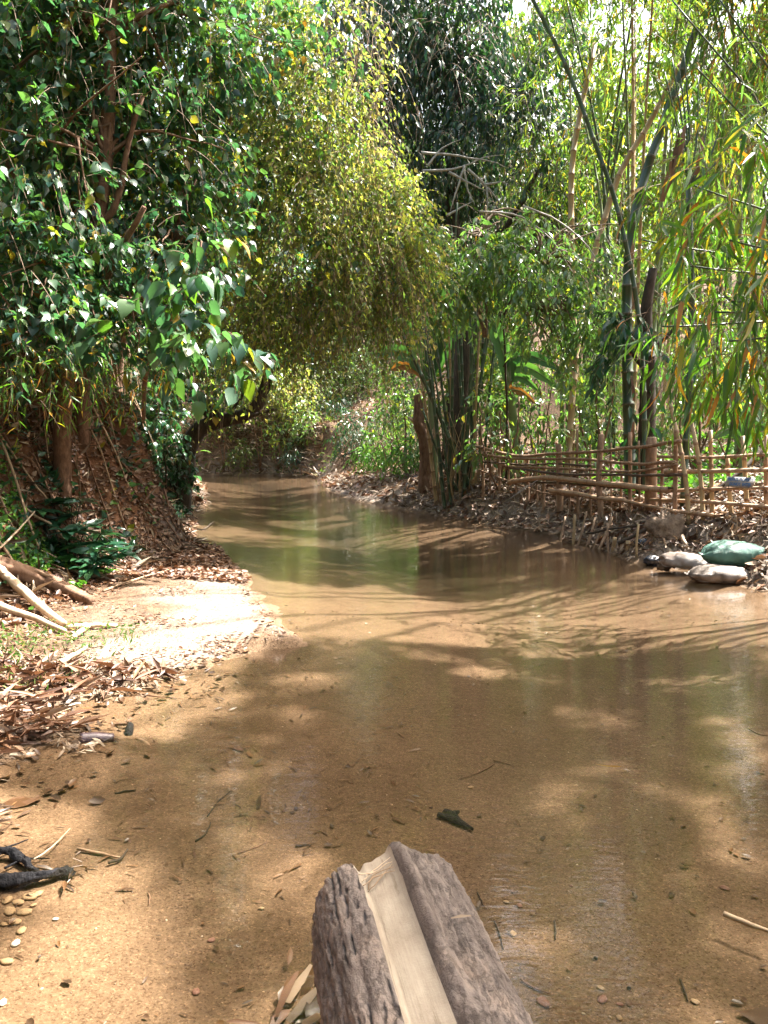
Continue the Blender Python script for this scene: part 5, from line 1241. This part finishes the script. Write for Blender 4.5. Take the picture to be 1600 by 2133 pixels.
# dead leaves on the left shore and bank, thin over the open sand
scatter(64000, lambda x, y, s: (x < -.4) & (s > .03) & (y < 21) & (rng.random(len(x)) < np.where((y > 5.4) & (y < 9.2), np.clip(.06 + .9 * (pn(x, y, 2.4, 201) - .45) * 2 + .9 * sstep(-2.2, -3, x) + .55 * (s < .22) + .8 * sstep(8.2, 8.9, y), 0, 1), .62)),
        .042, 'leaf_litter', 'curl', 'dryleaf', 'brown dead leaves strewn over the sandy left shore and the bank', box=(-8, -.4, 3.2, 20), tilt=.5)
ok = lambda x, y, s: s > .04
scatter(13000, ok, .075, 'bank_litter', 'curl', 'dryleaf', 'dead leaves caught all over the steep left bank', box=(-2.0, .9, 5.5, 22), tilt=.9, lift=.015)
scatter(3600, ok, .2, 'bank_twigs', 'sliver', 'drybamboo', 'thin dry twigs and grass stalks lying down the left bank', box=(-2.0, .6, 5.5, 22), tilt=1.2, lift=.02)
scatter(15000, lambda x, y, s: (s > .1) & (pn(x, y, 1.6, 205) > .44), .11, 'bank_creepers', 'elong', 'teal', 'dark green creeping plants on the left bank', box=(-2.2, .3, 5.5, 24), tilt=1.9, lift=.05)
scatter(30000, lambda x, y, s: (s > .03) & (x < -1.4) & (y > 8.3), .07, 'leaf_litter', 'curl', 'dryleaf', 'shaded brown leaf litter on the shore under the left bank', box=(-5, -1.4, 8.3, 16), tilt=.5)
scatter(9000, lambda x, y, s: (s > .1) & (x < foot_(y) + .2) & (pn(x, y, 1.3, 203) > .5), .10, 'bank_plants', 'broad', 'broad', 'small green plants clinging to the left bank', box=(-9, -2, 3, 22), tilt=1.6, lift=.04)
scatter(1500, lambda x, y, s: (x < -1.85) & (s > .12) & (y < 5.9) & (y > 4.1) & (pn(x, y, 2.6, 207) > .40), .06, 'grass', 'sliver', 'grass', 'pale green grass and creeping weeds in the sun below the bare branches', box=(-4.6, -1.5, 4.1, 6.1), upright=True)
scatter(3600, lambda x, y, s: (x < -1.85) & (s > .15) & (pn(x, y, 3.1, 208) > .45), .036, 'weeds', 'elong', 'grass', 'tiny creeping weeds between the grass blades', box=(-4.6, -1.5, 4.2, 6.0), tilt=1.6, lift=.025)
scatter(4200, lambda x, y, s: (pn(x, y, 2.2, 209) > .42) & (x < -2.7), .055, 'weeds', 'broad', 'fresh', 'low bright green weeds around the fallen log', box=(-4.3, -2.9, 6.3, 8.3), tilt=1.2, lift=.05)
scatter(2600, lambda x, y, s: (x < -1.2) & (s > .0) & (s < 1.4) & (y < 5.0) & (y > 3.3), .16, 'debris_twigs', 'sliver', 'dryleaf', 'thin brown twigs tangled in the debris heap', box=(-3.6, -1.2, 3.3, 5.0), tilt=.9, lift=.02)
scatter(3000, lambda x, y, s: (x < -1.2) & (s > -.1) & (s < 1.4) & (y < 5.2) & (y > 3.3), .075, 'bleached_litter', 'strip', 'drybamboo', 'bleached strips and bits of bamboo in the debris heap', box=(-3.6, -1.3, 3.3, 5.2), tilt=.6)
scatter(800, lambda x, y, s: (x < -1.0) & (s > -.35) & (s < .12) & (y < 5.6) & (y > 3.2), .055, 'wet_litter', 'curl', 'darkwet', 'wet brown leaves along the rim of the inlet', box=(-3.2, -.7, 3.2, 5.9), tilt=.4)
scatter(26000, lambda x, y, s: (s > .01) & (x < -.5) & (x > foot_(y)), .022, 'litter_crumbs', 'strip', 'dryleaf', 'fine crumbs of dry leaf and bark over the pale sand', box=(-3.8, -.5, 4.6, 9.5), tilt=.3, lift=.004)
scatter(900, lambda x, y, s: (x < -1.1) & (y < 3.15) & (pn(x, y, 3.0, 225) > .45), .07, 'sodden_scraps', 'sliver', 'darkwet', 'dark sodden scraps caught round the burnt branch', box=(-1.85, -1.1, 2.55, 3.2), tilt=.8, lift=.008)
# bamboo litter on the right bank
scatter(60000, lambda x, y, s: (x > 0) & (s > .02) & (y > 6.5), .135, 'bamboo_litter', 'strip', 'drybamboo', 'thick litter of dry bamboo leaves and sheaths over the right bank', box=(.2, 9.5, 6.5, 19), tilt=.9, lift=.012)
scatter(9000, lambda x, y, s: (x > 0) & (s > .02) & (y > 6.5), .13, 'leaf_litter', 'curl', 'dryleaf', 'brown and rusty dead leaves among the bamboo litter on the right bank', box=(.2, 8, 6.5, 17), tilt=.7, lift=.02)
scatter(6000, lambda x, y, s: (x > 3.6) & (s > .5) & (pn(x, y, 1.1, 211) > .45), .16, 'undergrowth', 'elong', 'fresh', 'sunlit green undergrowth on the ground behind the fence', box=(3.2, 13, 12, 24), tilt=1.8, lift=.1)
scatter(7000, lambda x, y, s: (s > .0) & (s < 3), .38, 'bank_rubble', 'strip', 'drybamboo', 'sunlit heap of bleached stalks and roots on the far bank behind the arching tree', box=(-13, -3, 35.5, 43), tilt=1.7, lift=.05)
scatter(3000, lambda x, y, s: (s > .05) & (s < 4), .30, 'bank_brush', 'sliver', 'far', 'dry brush on the far bank', box=(-13, -2, 35.5, 46), tilt=2.2, lift=.12)
# rubble, twigs and litter round the bend
scatter(16000, lambda x, y, s: (s > .02) & (y > 17), .22, 'leaf_litter', 'strip', 'drybamboo', 'pale litter and broken stems on the banks round the bend', box=(-14, 6, 17, 52), tilt=1.2, lift=.03)
scatter(9000, lambda x, y, s: (s > .02) & (y > 17), .2, 'leaf_litter', 'curl', 'dryleaf', 'brown dead leaves on the banks round the bend', box=(-14, 6, 17, 52), tilt=.8, lift=.03)
# roots and fallen creeper stems on the left bank
t = thing('bank_roots', (-3.4, 10, hz(-3.4, 10)), 'tangle of bare roots and creeper stems hanging down the red earth bank', 'roots')
for k in range(70):
    y = rng.uniform(6.5, 19); x = float(foot_(y)) - rng.uniform(.3, 1.6)
    q = []
    for s_ in range(6):
        q.append((x, y, hz(x, y) + rng.uniform(.0, .10) + (.15 if s_ in (1, 2) and k % 3 == 0 else 0)))
        x += rng.uniform(.05, .38); y += rng.normal() * .16
    tube('root', q, [rng.uniform(.012, .03), .008], M['bark_red' if k % 3 else 'stick'], t, n=16, sides=5, wob=.03)

# ---------------------------------------------------------------- in the shallows
def bed_point(px, py, lift=.004):
    d = ray(px, py); g = G(px, py, -.06)
    for _ in range(4):
        g = G(px, py, hz(g[0], g[1]) + lift)
    return g
def single_leaf(px, py, L_, ang, kind, mat, label, name='dead_leaf', cat='leaf', group=None, lift=.006, curl=0):
    p = bed_point(px, py, lift)
    V, F4, F3 = LEAF[kind]
    W = V.copy(); W[:, 1] -= .5; W *= L_
    W[:, 2] = np.abs(W[:, 2]) * .5
    ca, sa = math.cos(R(ang)), math.sin(R(ang))
    W = np.stack([W[:, 0] * ca - W[:, 1] * sa, W[:, 0] * sa + W[:, 1] * ca, W[:, 2]], -1)
    o = link(name, mesh(name, W, [F4, F3], M[mat], False, None, np.full(len(F4) + len(F3), rng.random())), None, [float(v) for v in p])
    return tag(o, label, cat, group)
single_leaf(50, 1672, .15, -78, 'broad', 'darkwet', 'large grey leaf sunk flat on the sand at the left')
single_leaf(540, 1670, .13, 4, 'strip', 'darkwet', 'dark upright strip of leaf under water left of the brightest reflection')
single_leaf(1268, 1597, .14, 92, 'lance', 'bamboo', 'green bamboo leaf floating on the water at the right', lift=.07)
single_leaf(405, 1779, .055, 20, 'strip', 'dryleaf', 'small orange-brown chip on the sand in front of the log')
single_leaf(495, 1560, .09, 60, 'elong', 'dryleaf', 'orange leaf under water beyond the charred block')
single_leaf(1585, 2122, .13, 80, 'broad', 'darkwet', 'dark purple leaf at the lower right corner')
single_leaf(520, 1572, .07, 30, 'elong', 'darkwet', 'brown leaf next to the orange one')
# dark bark scrap
c = bed_point(950, 1708)
t = thing('bark_scrap', c, 'dark forked bark scrap resting on the bed beyond the log', 'bark scrap')
for pts in (([(912, 1698), (950, 1710), (985, 1728)]), ([(938, 1706), (945, 1694), (956, 1690)]), ([(925, 1690), (945, 1700), (960, 1712)])):
    tube('scrap', [bed_point(x, y, .012) for x, y in pts], [.012, .016, .007], M['char'], t, n=9, sides=6, rough=.3)
SS = [([(1508, 1903), (1555, 1922), (1605, 1942)], .009, 'palewood', 'orange-brown stick floating at the right edge', .075), ([(160, 1768), (205, 1776), (250, 1786)], .006, 'stick', 'bundle-like twig lying on the sand above the burnt branch', .01), ([(225, 1798), (250, 1790), (266, 1768)], .006, 'bark_dark', 'dark curved twig beside the pale twig on the sand', .012),
      ([(432, 1700), (452, 1672), (478, 1650)], .003, 'bark_dark', 'hair-thin dark twig pointing away left of the reflection', .004), ([(408, 1752), (430, 1735), (440, 1712)], .004, 'bark_dark', 'bent dark twig in front of the small chip', .004), ([(240, 1652), (262, 1648), (284, 1645)], .005, 'bark_dark', 'straight dark twig by the large grey leaf', .006),
      ([(614, 1763), (630, 1761), (647, 1759)], .004, 'bark_dark', 'short dark twig just beyond the log tip', .005), ([(495, 1778), (530, 1765), (560, 1753)], .002, 'bark', 'fine long twig between chip and log', .004), ([(1030, 1590), (1000, 1608), (960, 1622)], .003, 'bark', 'thin twig on the bed in mid water', .006), ([(1028, 1583), (1055, 1590), (1075, 1596)], .003, 'bark', 'thin twig crossing near the first in mid water', .006),
      ([(1030, 1918), (1042, 1950), (1048, 1978)], .003, 'bark_dark', 'curved fine twig right of the log', .006), ([(1416, 2040), (1424, 2060), (1433, 2085)], .004, 'bark_dark', 'dark twig near the pebbles at the lower right', .006), ([(994, 1860), (1002, 1874), (1006, 1886)], .003, 'bark_dark', 'tiny dark twig at the log edge', .005),
      ([(1560, 1518), (1580, 1528), (1602, 1534)], .004, 'bark', 'brown twig under water at the right edge', .006), ([(1085, 2040), (1110, 2056), (1145, 2070)], .004, 'bark', 'brown twig low on the bed right of the log', .006), ([(310, 1860), (312, 1872), (309, 1884)], .003, 'bark', 'tiny twig on the bright sand', .004),
      ([(1155, 1918), (1158, 1940), (1156, 1958)], .004, 'bark_dark', 'dark twig inside the right-hand reflection', .006), ([(70, 1790), (110, 1762), (146, 1726)], .003, 'palewood', 'pale straw leaning over the burnt branch', .03)]
for pts, r_, mt, lb, lf in SS:
    tag(tube('twig', [bed_point(x, y, lf) for x, y in pts], [r_, r_, r_ * .6], M[mt], None, n=9, sides=5, rough=.12, wob=.003), lb, 'twig', 'twigs in the shallow water')
# scattered bits on the bed
scatter(1000, lambda x, y, s: (s < -.02) & (pn(x, y, 1.3, 221) > .42), .03, 'bed_litter', 'curl', 'darkwet', 'small dark leaf bits and chips lying on the creek bed', box=(-2, 4, 1.7, 8), tilt=.3, lift=.004)
scatter(420, lambda x, y, s: (s < -.02) & (x < .2), .05, 'bed_litter', 'strip', 'darkwet', 'brown bamboo bits on the bed near the left shore', box=(-1.9, .3, 2.6, 5.6), tilt=.25, lift=.004)
scatter(420, lambda x, y, s: (s < -.03) & (x < .6 - .1 * y + .6 * pn(x, y, .9, 223)), .026, 'bed_chips', 'strip', 'darkwet', 'dark chips of bark and leaf strewn on the sand in the shallows', box=(-1.7, .6, 1.9, 5), tilt=.3, lift=.003)
# pebbles
def stone_mesh(seed, res=(7, 10)):
    th, ph = np.meshgrid(np.linspace(0, math.pi, res[0]), np.linspace(0, 2 * math.pi, res[1], endpoint=False), indexing='ij')
    d = np.stack([np.sin(th) * np.cos(ph), np.sin(th) * np.sin(ph), np.cos(th)], -1)
    p = d * (.7 + .65 * fbm(d * 1.9 + seed * 9, seed, 2))[..., None] * np.array([1, .75, .32])
    n2 = res[1]; i = np.arange(res[0] - 1)[:, None] * n2; j = np.arange(n2)[None]; k = (j + 1) % n2
    return p.reshape(-1, 3), np.stack([i + j, i + n2 + j, i + n2 + k, i + k], -1).reshape(-1, 4)
PB = [(38, 1880, 14, 'stone'), (62, 1868, 15, 'stone'), (20, 1898, 16, 'stone'), (50, 1900, 15, 'stone'), (78, 1862, 10, 'stone'), (30, 1920, 15, 'stone'), (8, 1925, 12, 'stone'), (15, 1875, 12, 'stone'), (70, 1885, 9, 'stone'), (45, 1938, 10, 'stone'), (33, 1964, 11, 'stone_white'), (16, 1898, 8, 'stone_white'), (15, 2003, 13, 'stone'), (6, 2088, 9, 'stone_white'), (116, 1914, 6, 'stone_white'),
      (1255, 2082, 14, 'stone_red'), (1292, 2092, 9, 'stone_red'), (1132, 2088, 15, 'stone_red'), (1252, 2058, 8, 'stone'), (1055, 1878, 9, 'stone'), (1082, 1886, 7, 'stone_red'), (1290, 2120, 8, 'stone'), (1448, 2086, 8, 'stone'), (1310, 2058, 6, 'char'), (1068, 1945, 10, 'stone'), (408, 2066, 12, 'stone_red'), (440, 1958, 9, 'stone_red'), (545, 1892, 7, 'stone'), (1190, 1845, 6, 'stone_red'), (1510, 1850, 9, 'stone_red'), (1240, 1995, 5, 'char'), (980, 1640, 6, 'stone')]
_sm = {}
PL = {(33, 1964): 'white pebble below the yellow-brown pebble cluster at the left edge', (16, 1898): 'small white pebble in the middle of the yellow-brown cluster', (15, 2003): 'brown pebble alone at the left edge below the white ones', (6, 2088): 'white pebble lowest at the left edge', (116, 1914): 'tiny white pebble on bright sand right of the cluster',
      (1255, 2082): 'large reddish pebble at the lower right, left one of a close pair', (1292, 2092): 'reddish pebble at the lower right, right one of a close pair', (1132, 2088): 'largest reddish pebble, beside the lower right edge of the log', (1252, 2058): 'small brown pebble just above the reddish pair', (1055, 1878): 'brown pebble in clear water beside the right flank of the log', (1082, 1886): 'small red pebble next to the brown one beside the log',
      (1290, 2120): 'brown pebble at the bottom edge under the reddish pair', (1448, 2086): 'brown pebble near the dark twig at the lower right', (1310, 2058): 'small black pebble up and right of the reddish pair', (1068, 1945): 'flat brown pebble close to the curved fine twig', (408, 2066): 'reddish pebble on bright sand at the lower left', (440, 1958): 'small reddish pebble on bright sand above another', (545, 1892): 'brown pebble on the sand left of the log',
      (1190, 1845): 'small red pebble in the right-hand sky reflection', (1510, 1850): 'red pebble near the floating stick at the right', (1240, 1995): 'tiny black pebble below the right-hand reflection', (980, 1640): 'small brown pebble in mid water beyond the bark scrap'}
for k, (px, py, r_, mt) in enumerate(PB):
    p = bed_point(px, py, .004); rr = r_ * p[1] / FOC * (.7 + .6 * rng.random())
    key = (k % 4, mt)
    if key not in _sm:
        v, f = stone_mesh(k % 4 + 1); _sm[key] = mesh('pebble', v, [f], M[mt], True)
    o = link('pebble', _sm[key], None, [float(v) for v in p]); o.scale = (rr, rr, rr); o.rotation_euler = (0, 0, rng.random() * 6)
    lab_ = PL.get((px, py)) or {'stone': 'yellow-brown pebble in the cluster by the burnt branch' if px < 200 else 'small brown pebble lying alone on the creek bed', 'stone_white': 'white pebble near the left edge of the shallows', 'stone_red': 'reddish pebble on the creek bed', 'char': 'small black pebble on the bed right of the log'}[mt]
    tag(o, lab_, 'pebble', 'pebbles on the creek bed')
v, f = stone_mesh(3, (4, 6))
n_ = 2600
x = rng.uniform(-1.6, 2.6, n_); y = 1.3 + 4.5 * rng.random(n_) ** 1.5; s = creek_sd(x, y)
k = (s < .3) & (rng.random(n_) < .25 + .75 * (pn(x, y, 1.1, 231) > .5)); x, y = x[k], y[k]; n_ = len(x)
rr = .002 + .006 * rng.random(n_) ** 3.5
a = rng.random(n_) * 6.28
W = v[None] * rr[:, None, None]
W = np.stack([W[..., 0] * np.cos(a)[:, None] - W[..., 1] * np.sin(a)[:, None], W[..., 0] * np.sin(a)[:, None] + W[..., 1] * np.cos(a)[:, None], W[..., 2]], -1) + np.stack([x, y, height(x, y) + .001], -1)[:, None]
o = link('gravel', mesh('gravel', W.reshape(-1, 3), [(f[None] + (np.arange(n_) * len(v))[:, None, None]).reshape(-1, 4)], leaf_mat('gravel', [(0, (.10, .065, .04)), (.4, (.24, .15, .08)), (.75, (.42, .29, .17)), (.93, (.55, .45, .33)), (1, (.22, .1, .07))], 0.0, rough=.6), True, None, np.repeat(rng.random(n_), len(f))))
tag(o, 'fine gravel and grit over the sandy creek bed in front', None, None, 'stuff')

# ---------------------------------------------------------------- the split log in front
E = np.array([.0, 2.10, .20]); A_ = np.array([.20, 1.04, .21])
ax_ = unit(A_ - E); Llog = 1.35
sx = unit(np.cross(ax_, UP)) * -1                     # towards the right of the picture when looking up the creek
if sx[0] < 0: sx = -sx
uz = np.cross(sx, ax_); uz = uz if uz[2] > 0 else -uz
nu, nv = 300, 250                                    # along, around
vl = np.linspace(0, 1, nu); th = np.linspace(0, 2 * math.pi, nv, endpoint=False)
vv, tt = np.meshgrid(vl, th, indexing='ij')
Lx = vv * Llog
# cross-section: a broad flattened block; th = 0 is the right side, pi/2 the top, pi the left side
ex, ez = 2.7, 2.7
W0 = .205 + .012 * vv
cx = np.sign(np.cos(tt)) * np.abs(np.cos(tt)) ** (2 / ex) * W0
cz = np.sign(np.sin(tt)) * np.abs(np.sin(tt)) ** (2 / ez) * .185
topness = sstep(.25, .75, np.sin(tt))
# lateral position across the top, -1 left .. 1 right
lat = cx / W0
eL = -.50 + .09 * (1 - np.exp(-vv * 5)) + .010 * (vnoise(np.stack([Lx * 9, 0 * Lx], -1), 301) - .5) * 2 - .02 * np.exp(-vv * 14)
eR = .10 + .06 * vv + .007 * (vnoise(np.stack([Lx * 8, 0 * Lx + 9], -1), 303) - .5) * 2
wood = (lat > eL) & (lat < eR) & (np.sin(tt) > .2)
edge = np.minimum(sstep(0, .05, lat - eL), sstep(0, .04, eR - lat)) * (np.sin(tt) > .2)
P3 = np.stack([Lx * 1.0, cx, cz], -1)
ridg = 1 - np.abs(fbm(np.stack([Lx * 2.0 + tt * .4, tt * 5.5], -1), 311, 4) - .5) * 2.6
crack = sstep(.93, .985, 1 - np.abs(fbm(np.stack([Lx * 2.2 - tt * .5, tt * 7.5], -1), 321, 4) - .5) * 2)
big = fbm(np.stack([Lx * 2.2, tt * 1.6], -1), 331, 3) - .5
fine = fbm(np.stack([Lx * 42, tt * 30], -1), 341, 3) - .5
leftbark = (lat < eL)
barkd = .009 * (ridg - .5) * (.75 + .25 * (lat < eL)) - .012 * crack * (.8 + .2 * (lat < eL)) + .03 * big + .010 * fine + .016 * leftbark * np.sin(np.clip((lat + 1) / (np.maximum(eL + 1, .1)), 0, 1) * math.pi)
rim = .020 * np.exp(-((lat - eR - .08) / .07) ** 2) * topness * sstep(.6, .2, vv) * sstep(0, .08, vv)
hollow = -.022 * np.exp(-((lat - .42) / .16) ** 2 - ((vv - .30) / .12) ** 2) * topness
woodd = -.022 - .03 * np.sin(np.clip((lat - eL) / np.maximum(eR - eL, .05), 0, 1) * math.pi) * .35 - .012 * np.exp(-((lat - eL) / .12) ** 2) + .0015 * (fbm(np.stack([Lx * 3, lat * 60], -1), 351, 3) - .5)
d = barkd * (1 - edge) + woodd * edge + (rim + hollow) * (1 - edge)
rad = np.stack([np.cos(tt), np.sin(tt)], -1)
cx2 = cx + rad[..., 0] * d; cz2 = cz + rad[..., 1] * d
# ragged far end: the ridge reaches farthest, the left bark breaks off short
off = .065 * sstep(-.1, -.75, lat) - .035 * np.exp(-((lat - .2) / .2) ** 2) - .012 * np.exp(-((lat - .82) / .2) ** 2) + .018 * np.exp(-((lat - .52) / .14) ** 2) + .02 * (vnoise(np.stack([lat * 9, lat * 0 + 2], -1), 361) - .5)
off = off * topness + .05 * (1 - topness)
round_ = 1 - .16 * np.exp(-vv / .014)                # worn edge at the end
cx2 = cx2 * (1 - .05 * np.exp(-vv / .012)); cz2 = np.where(cz2 > 0, cz2 - .018 * np.exp(-vv / .016), cz2)
ll = Lx + off * np.exp(-vv * 9)
Vl = ll[..., None] * ax_ + cx2[..., None] * sx + cz2[..., None] * uz
i = np.arange(nu - 1)[:, None] * nv; j = np.arange(nv)[None]; k = (j + 1) % nv
F = np.stack([i + j, i + nv + j, i + nv + k, i + k], -1)
ww = wood[:-1] & wood[1:]
ww = (ww & np.roll(ww, -1, 1)).reshape(-1)
F = F.reshape(-1, 4)
luv = np.stack([tt * .19, Lx, cz2], -1).reshape(-1, 3)
Vf = Vl.reshape(-1, 3)
# end cap: shrinking rings
caps_V, caps_F, capuv = [Vl[0]], [], []
cen = Vl[0].mean(0)
base_i = 0
rings = [Vl[0]]
for q in (.9, .7, .45, .2):
    rg = cen + (Vl[0] - cen) * q + ax_ * (.012 * (1 - q) + .02 * (fbm(Vl[0] * 14 * q, 371, 3) - .5)[:, None])
    rings.append(rg)
cv = np.concatenate(rings + [cen[None]]); n5 = len(rings)
ci = np.arange(n5 - 1)[:, None] * nv
Fc = np.stack([ci + j, ci + k, ci + nv + k, ci + nv + j], -1).reshape(-1, 4)
jj = np.arange(nv); Ft = np.stack([(n5 - 1) * nv + jj, (n5 - 1) * nv + (jj + 1) % nv, np.full(nv, n5 * nv)], -1)
# bark
def log_mat(name, stops, vein, vscale, bump, rough, bd, crk=.07):
    m, nt, N, L = new_mat(name)
    a = N.new('ShaderNodeAttribute'); a.attribute_name = 'luv'
    mp1 = N.new('ShaderNodeMapping'); mp1.inputs['Scale'].default_value = (9, 4.0, 9); L.new(a.outputs['Vector'], mp1.inputs[0])
    n1 = N.new('ShaderNodeTexNoise'); n1.inputs['Scale'].default_value = 1; n1.inputs['Detail'].default_value = 9; n1.inputs['Roughness'].default_value = .7; L.new(mp1.outputs[0], n1.inputs[0])
    rp = ramp(N, stops); L.new(n1.outputs[0], rp.inputs[0])
    mp2 = N.new('ShaderNodeMapping'); mp2.inputs['Scale'].default_value = vscale; L.new(a.outputs['Vector'], mp2.inputs[0])
    n2 = N.new('ShaderNodeTexNoise'); n2.inputs['Scale'].default_value = 1; n2.inputs['Detail'].default_value = 7; n2.inputs['Roughness'].default_value = .65; L.new(mp2.outputs[0], n2.inputs[0])
    r2 = ramp(N, vein); L.new(n2.outputs[0], r2.inputs[0])
    mx = N.new('ShaderNodeMix'); mx.data_type = 'RGBA'; mx.blend_type = 'MULTIPLY'; mx.inputs[0].default_value = 1
    L.new(rp.outputs[0], mx.inputs[6]); L.new(r2.outputs[0], mx.inputs[7])
    mpv = N.new('ShaderNodeMapping'); mpv.inputs['Scale'].default_value = (30, 7, 20); L.new(a.outputs['Vector'], mpv.inputs[0])
    mxv = N.new('ShaderNodeVectorMath'); mxv.operation = 'MULTIPLY_ADD'; L.new(n1.outputs['Color'], mxv.inputs[0]); mxv.inputs[1].default_value = (4, 4, 4); L.new(mpv.outputs[0], mxv.inputs[2])
    vr = N.new('ShaderNodeTexVoronoi'); vr.feature = 'DISTANCE_TO_EDGE'; vr.inputs['Scale'].default_value = 1; L.new(mxv.outputs[0], vr.inputs[0])
    rv = ramp(N, [(0, (0, 0, 0)), (crk, (1, 1, 1))]); L.new(vr.outputs[0], rv.inputs[0])
    cm = N.new('ShaderNodeMix'); cm.data_type = 'RGBA'; cm.blend_type = 'MULTIPLY'; cm.inputs[0].default_value = .22 if crk > .02 else .15
    L.new(mx.outputs[2], cm.inputs[6]); L.new(rv.outputs[0], cm.inputs[7])
    n3 = N.new('ShaderNodeTexNoise'); n3.inputs['Scale'].default_value = 190; n3.inputs['Detail'].default_value = 3; L.new(a.outputs['Vector'], n3.inputs[0])
    ad = math_node(N, 'MULTIPLY_ADD'); L.new(n3.outputs[0], ad.inputs[0]); ad.inputs[1].default_value = .5; L.new(n2.outputs[0], ad.inputs[2])
    a2 = math_node(N, 'MULTIPLY_ADD'); L.new(rv.outputs[0], a2.inputs[0]); a2.inputs[1].default_value = .22 if crk > .02 else .1; L.new(ad.outputs[0], a2.inputs[2]); ad = a2
    bp = N.new('ShaderNodeBump'); bp.inputs['Strength'].default_value = bump; bp.inputs['Distance'].default_value = bd; L.new(ad.outputs[0], bp.inputs['Height'])
    pr = N.new('ShaderNodeBsdfPrincipled'); pr.inputs['Roughness'].default_value = rough; pr.inputs['Specular IOR Level'].default_value = .25
    L.new(cm.outputs[2], pr.inputs['Base Color']); L.new(bp.outputs[0], pr.inputs['Normal'])
    o = N.new('ShaderNodeOutputMaterial'); L.new(pr.outputs[0], o.inputs[0])
    return m
barkm = log_mat('weathered_log_bark', [(.26, (.05, .038, .034)), (.38, (.10, .08, .072)), (.5, (.155, .128, .116)), (.62, (.21, .165, .14)), (.76, (.32, .225, .165))], [(.28, (.5, .47, .46)), (.45, (.9, .88, .87)), (.75, (1.12, 1.1, 1.08))], (42, 14, 30), .9, .85, .008)
woodm = log_mat('bare_log_wood', [(.26, (.16, .125, .095)), (.42, (.27, .225, .18)), (.6, (.34, .295, .24)), (.78, (.40, .36, .30))], [(.28, (.42, .36, .31)), (.40, (.86, .83, .8)), (.8, (1.08, 1.07, 1.05))], (150, 5, 60), .6, .75, .003, .012)
t = thing('split_log', E, 'big weathered log with a bare pale strip between its bark, lying in the foreground', 'log')
def sub(name, FF, mat):
    used = np.unique(np.concatenate([f_.ravel() for f_ in FF])); remap = np.full(len(Vf), -1); remap[used] = np.arange(len(used))
    return link(name, mesh(name, Vf[used], [remap[f_] for f_ in FF], mat, True, vattr={'luv': luv[used]}), t)
sub('bark', [F[~ww]], barkm)
sub('bare_wood', [F[ww]], woodm)
link('broken_end', mesh('broken_end', cv, [Fc, Ft], barkm, True, vattr={'luv': cv * np.array([1, 1, 1])}), t)
# splinters across the bare wood and a chip on the bark
def log_pt(v, la, up=.0):
    iv = int(np.clip(v, 0, .99) * (nu - 1)); row = np.where(np.sin(th) > .2)[0]
    jv = row[np.argmin(np.abs(lat[iv, row] - la))]
    return Vl[iv, jv] + uz * up + E
for k in range(5):
    v0 = .05 + .05 * rng.random()
    tube('splinter', [log_pt(v0 + .03, -.5 + .1 * rng.random(), .006), log_pt(v0 + .012 * rng.normal(), -.25, .012), log_pt(v0 - .01 + .012 * rng.normal(), .02, .008)], [.0014, .002, .0008], M['palewood' if k % 2 else 'stick'], t, n=9, sides=4, wob=.004)
o = leaves_mesh('chip', np.array([log_pt(.27, .48, .012)]), np.array([[.9, .1, .1]]), np.array([[0, -.2, 1.]]), np.array([.05]), 'strip', 'drybamboo', t, as_stuff=False)

# dead leaves and bamboo strips heaped against the log
k = 0
HB = [(600, 2090, 640, 2028, .04, 'drybamboo'), (575, 2120, 610, 2040, .05, 'dryleaf'), (640, 2133, 668, 2060, .05, 'darkwet'), (600, 2010, 608, 1975, .03, 'dryleaf'), (640, 2030, 672, 2008, .07, 'darkwet'), (655, 2100, 664, 2040, .05, 'drybamboo'), (610, 2133, 650, 2095, .02, 'darkwet'), (660, 2125, 690, 2090, .03, 'darkwet'), (560, 2140, 600, 2100, .02, 'dryleaf'), (470, 2128, 545, 2124, .012, 'dryleaf'), (590, 2060, 622, 2020, .04, 'darkwet'), (625, 2075, 650, 2040, .06, 'darkwet'), (655, 2060, 670, 2030, .03, 'darkwet'),
      (600, 2128, 660, 2060, .05, 'drybamboo'), (622, 2150, 668, 2098, .05, 'dryleaf'), (580, 2085, 600, 2050, .015, 'darkwet')]
hl = ['widest straw-coloured bamboo strip leaning on the log', 'brown curled leaf below the wide strip', 'rust-brown leaf tucked against the log side', 'small upright brown leaf at the top of the heap', 'orange-brown leaf touching the bark', 'straw strip close beside the bark', 'wet dark leaf under the heap', 'wet black-brown leaf low beside the log', 'brown leaf at the outer edge of the heap', 'long flat straw strip lying away from the heap at the bottom', 'brown leaf beneath the orange-brown one', 'dark leaf in the middle of the heap', 'dark leaf wedged behind the straw strip', 'long straw strip lying over the heap', 'rusty leaf at the bottom of the heap', 'small wet leaf at the rim of the heap']
for (x0, y0, x1, y1, lf, mt), lb in zip(HB, hl):
    a = bed_point(x0, y0, .012 + .4 * lf); b = bed_point(x1, y1, .02 + lf)
    L_ = np.linalg.norm(b - a); kd = 'lance' if 'long flat' in lb else ('strip' if 'strip' in lb else 'elong')
    o = leaves_mesh('dead_leaf' if kd == 'elong' else 'bamboo_strip', a[None] * 0, unit(b - a)[None], unit(np.array([[rng.normal() * .5, -.5, 1.]])), np.array([L_ * 1.25]), kd, mt, None, as_stuff=False)
    o.location = [float(v) for v in a]
    tag(o, lb, 'leaf' if kd == 'elong' else 'strip', 'dead leaves and strips heaped by the log')
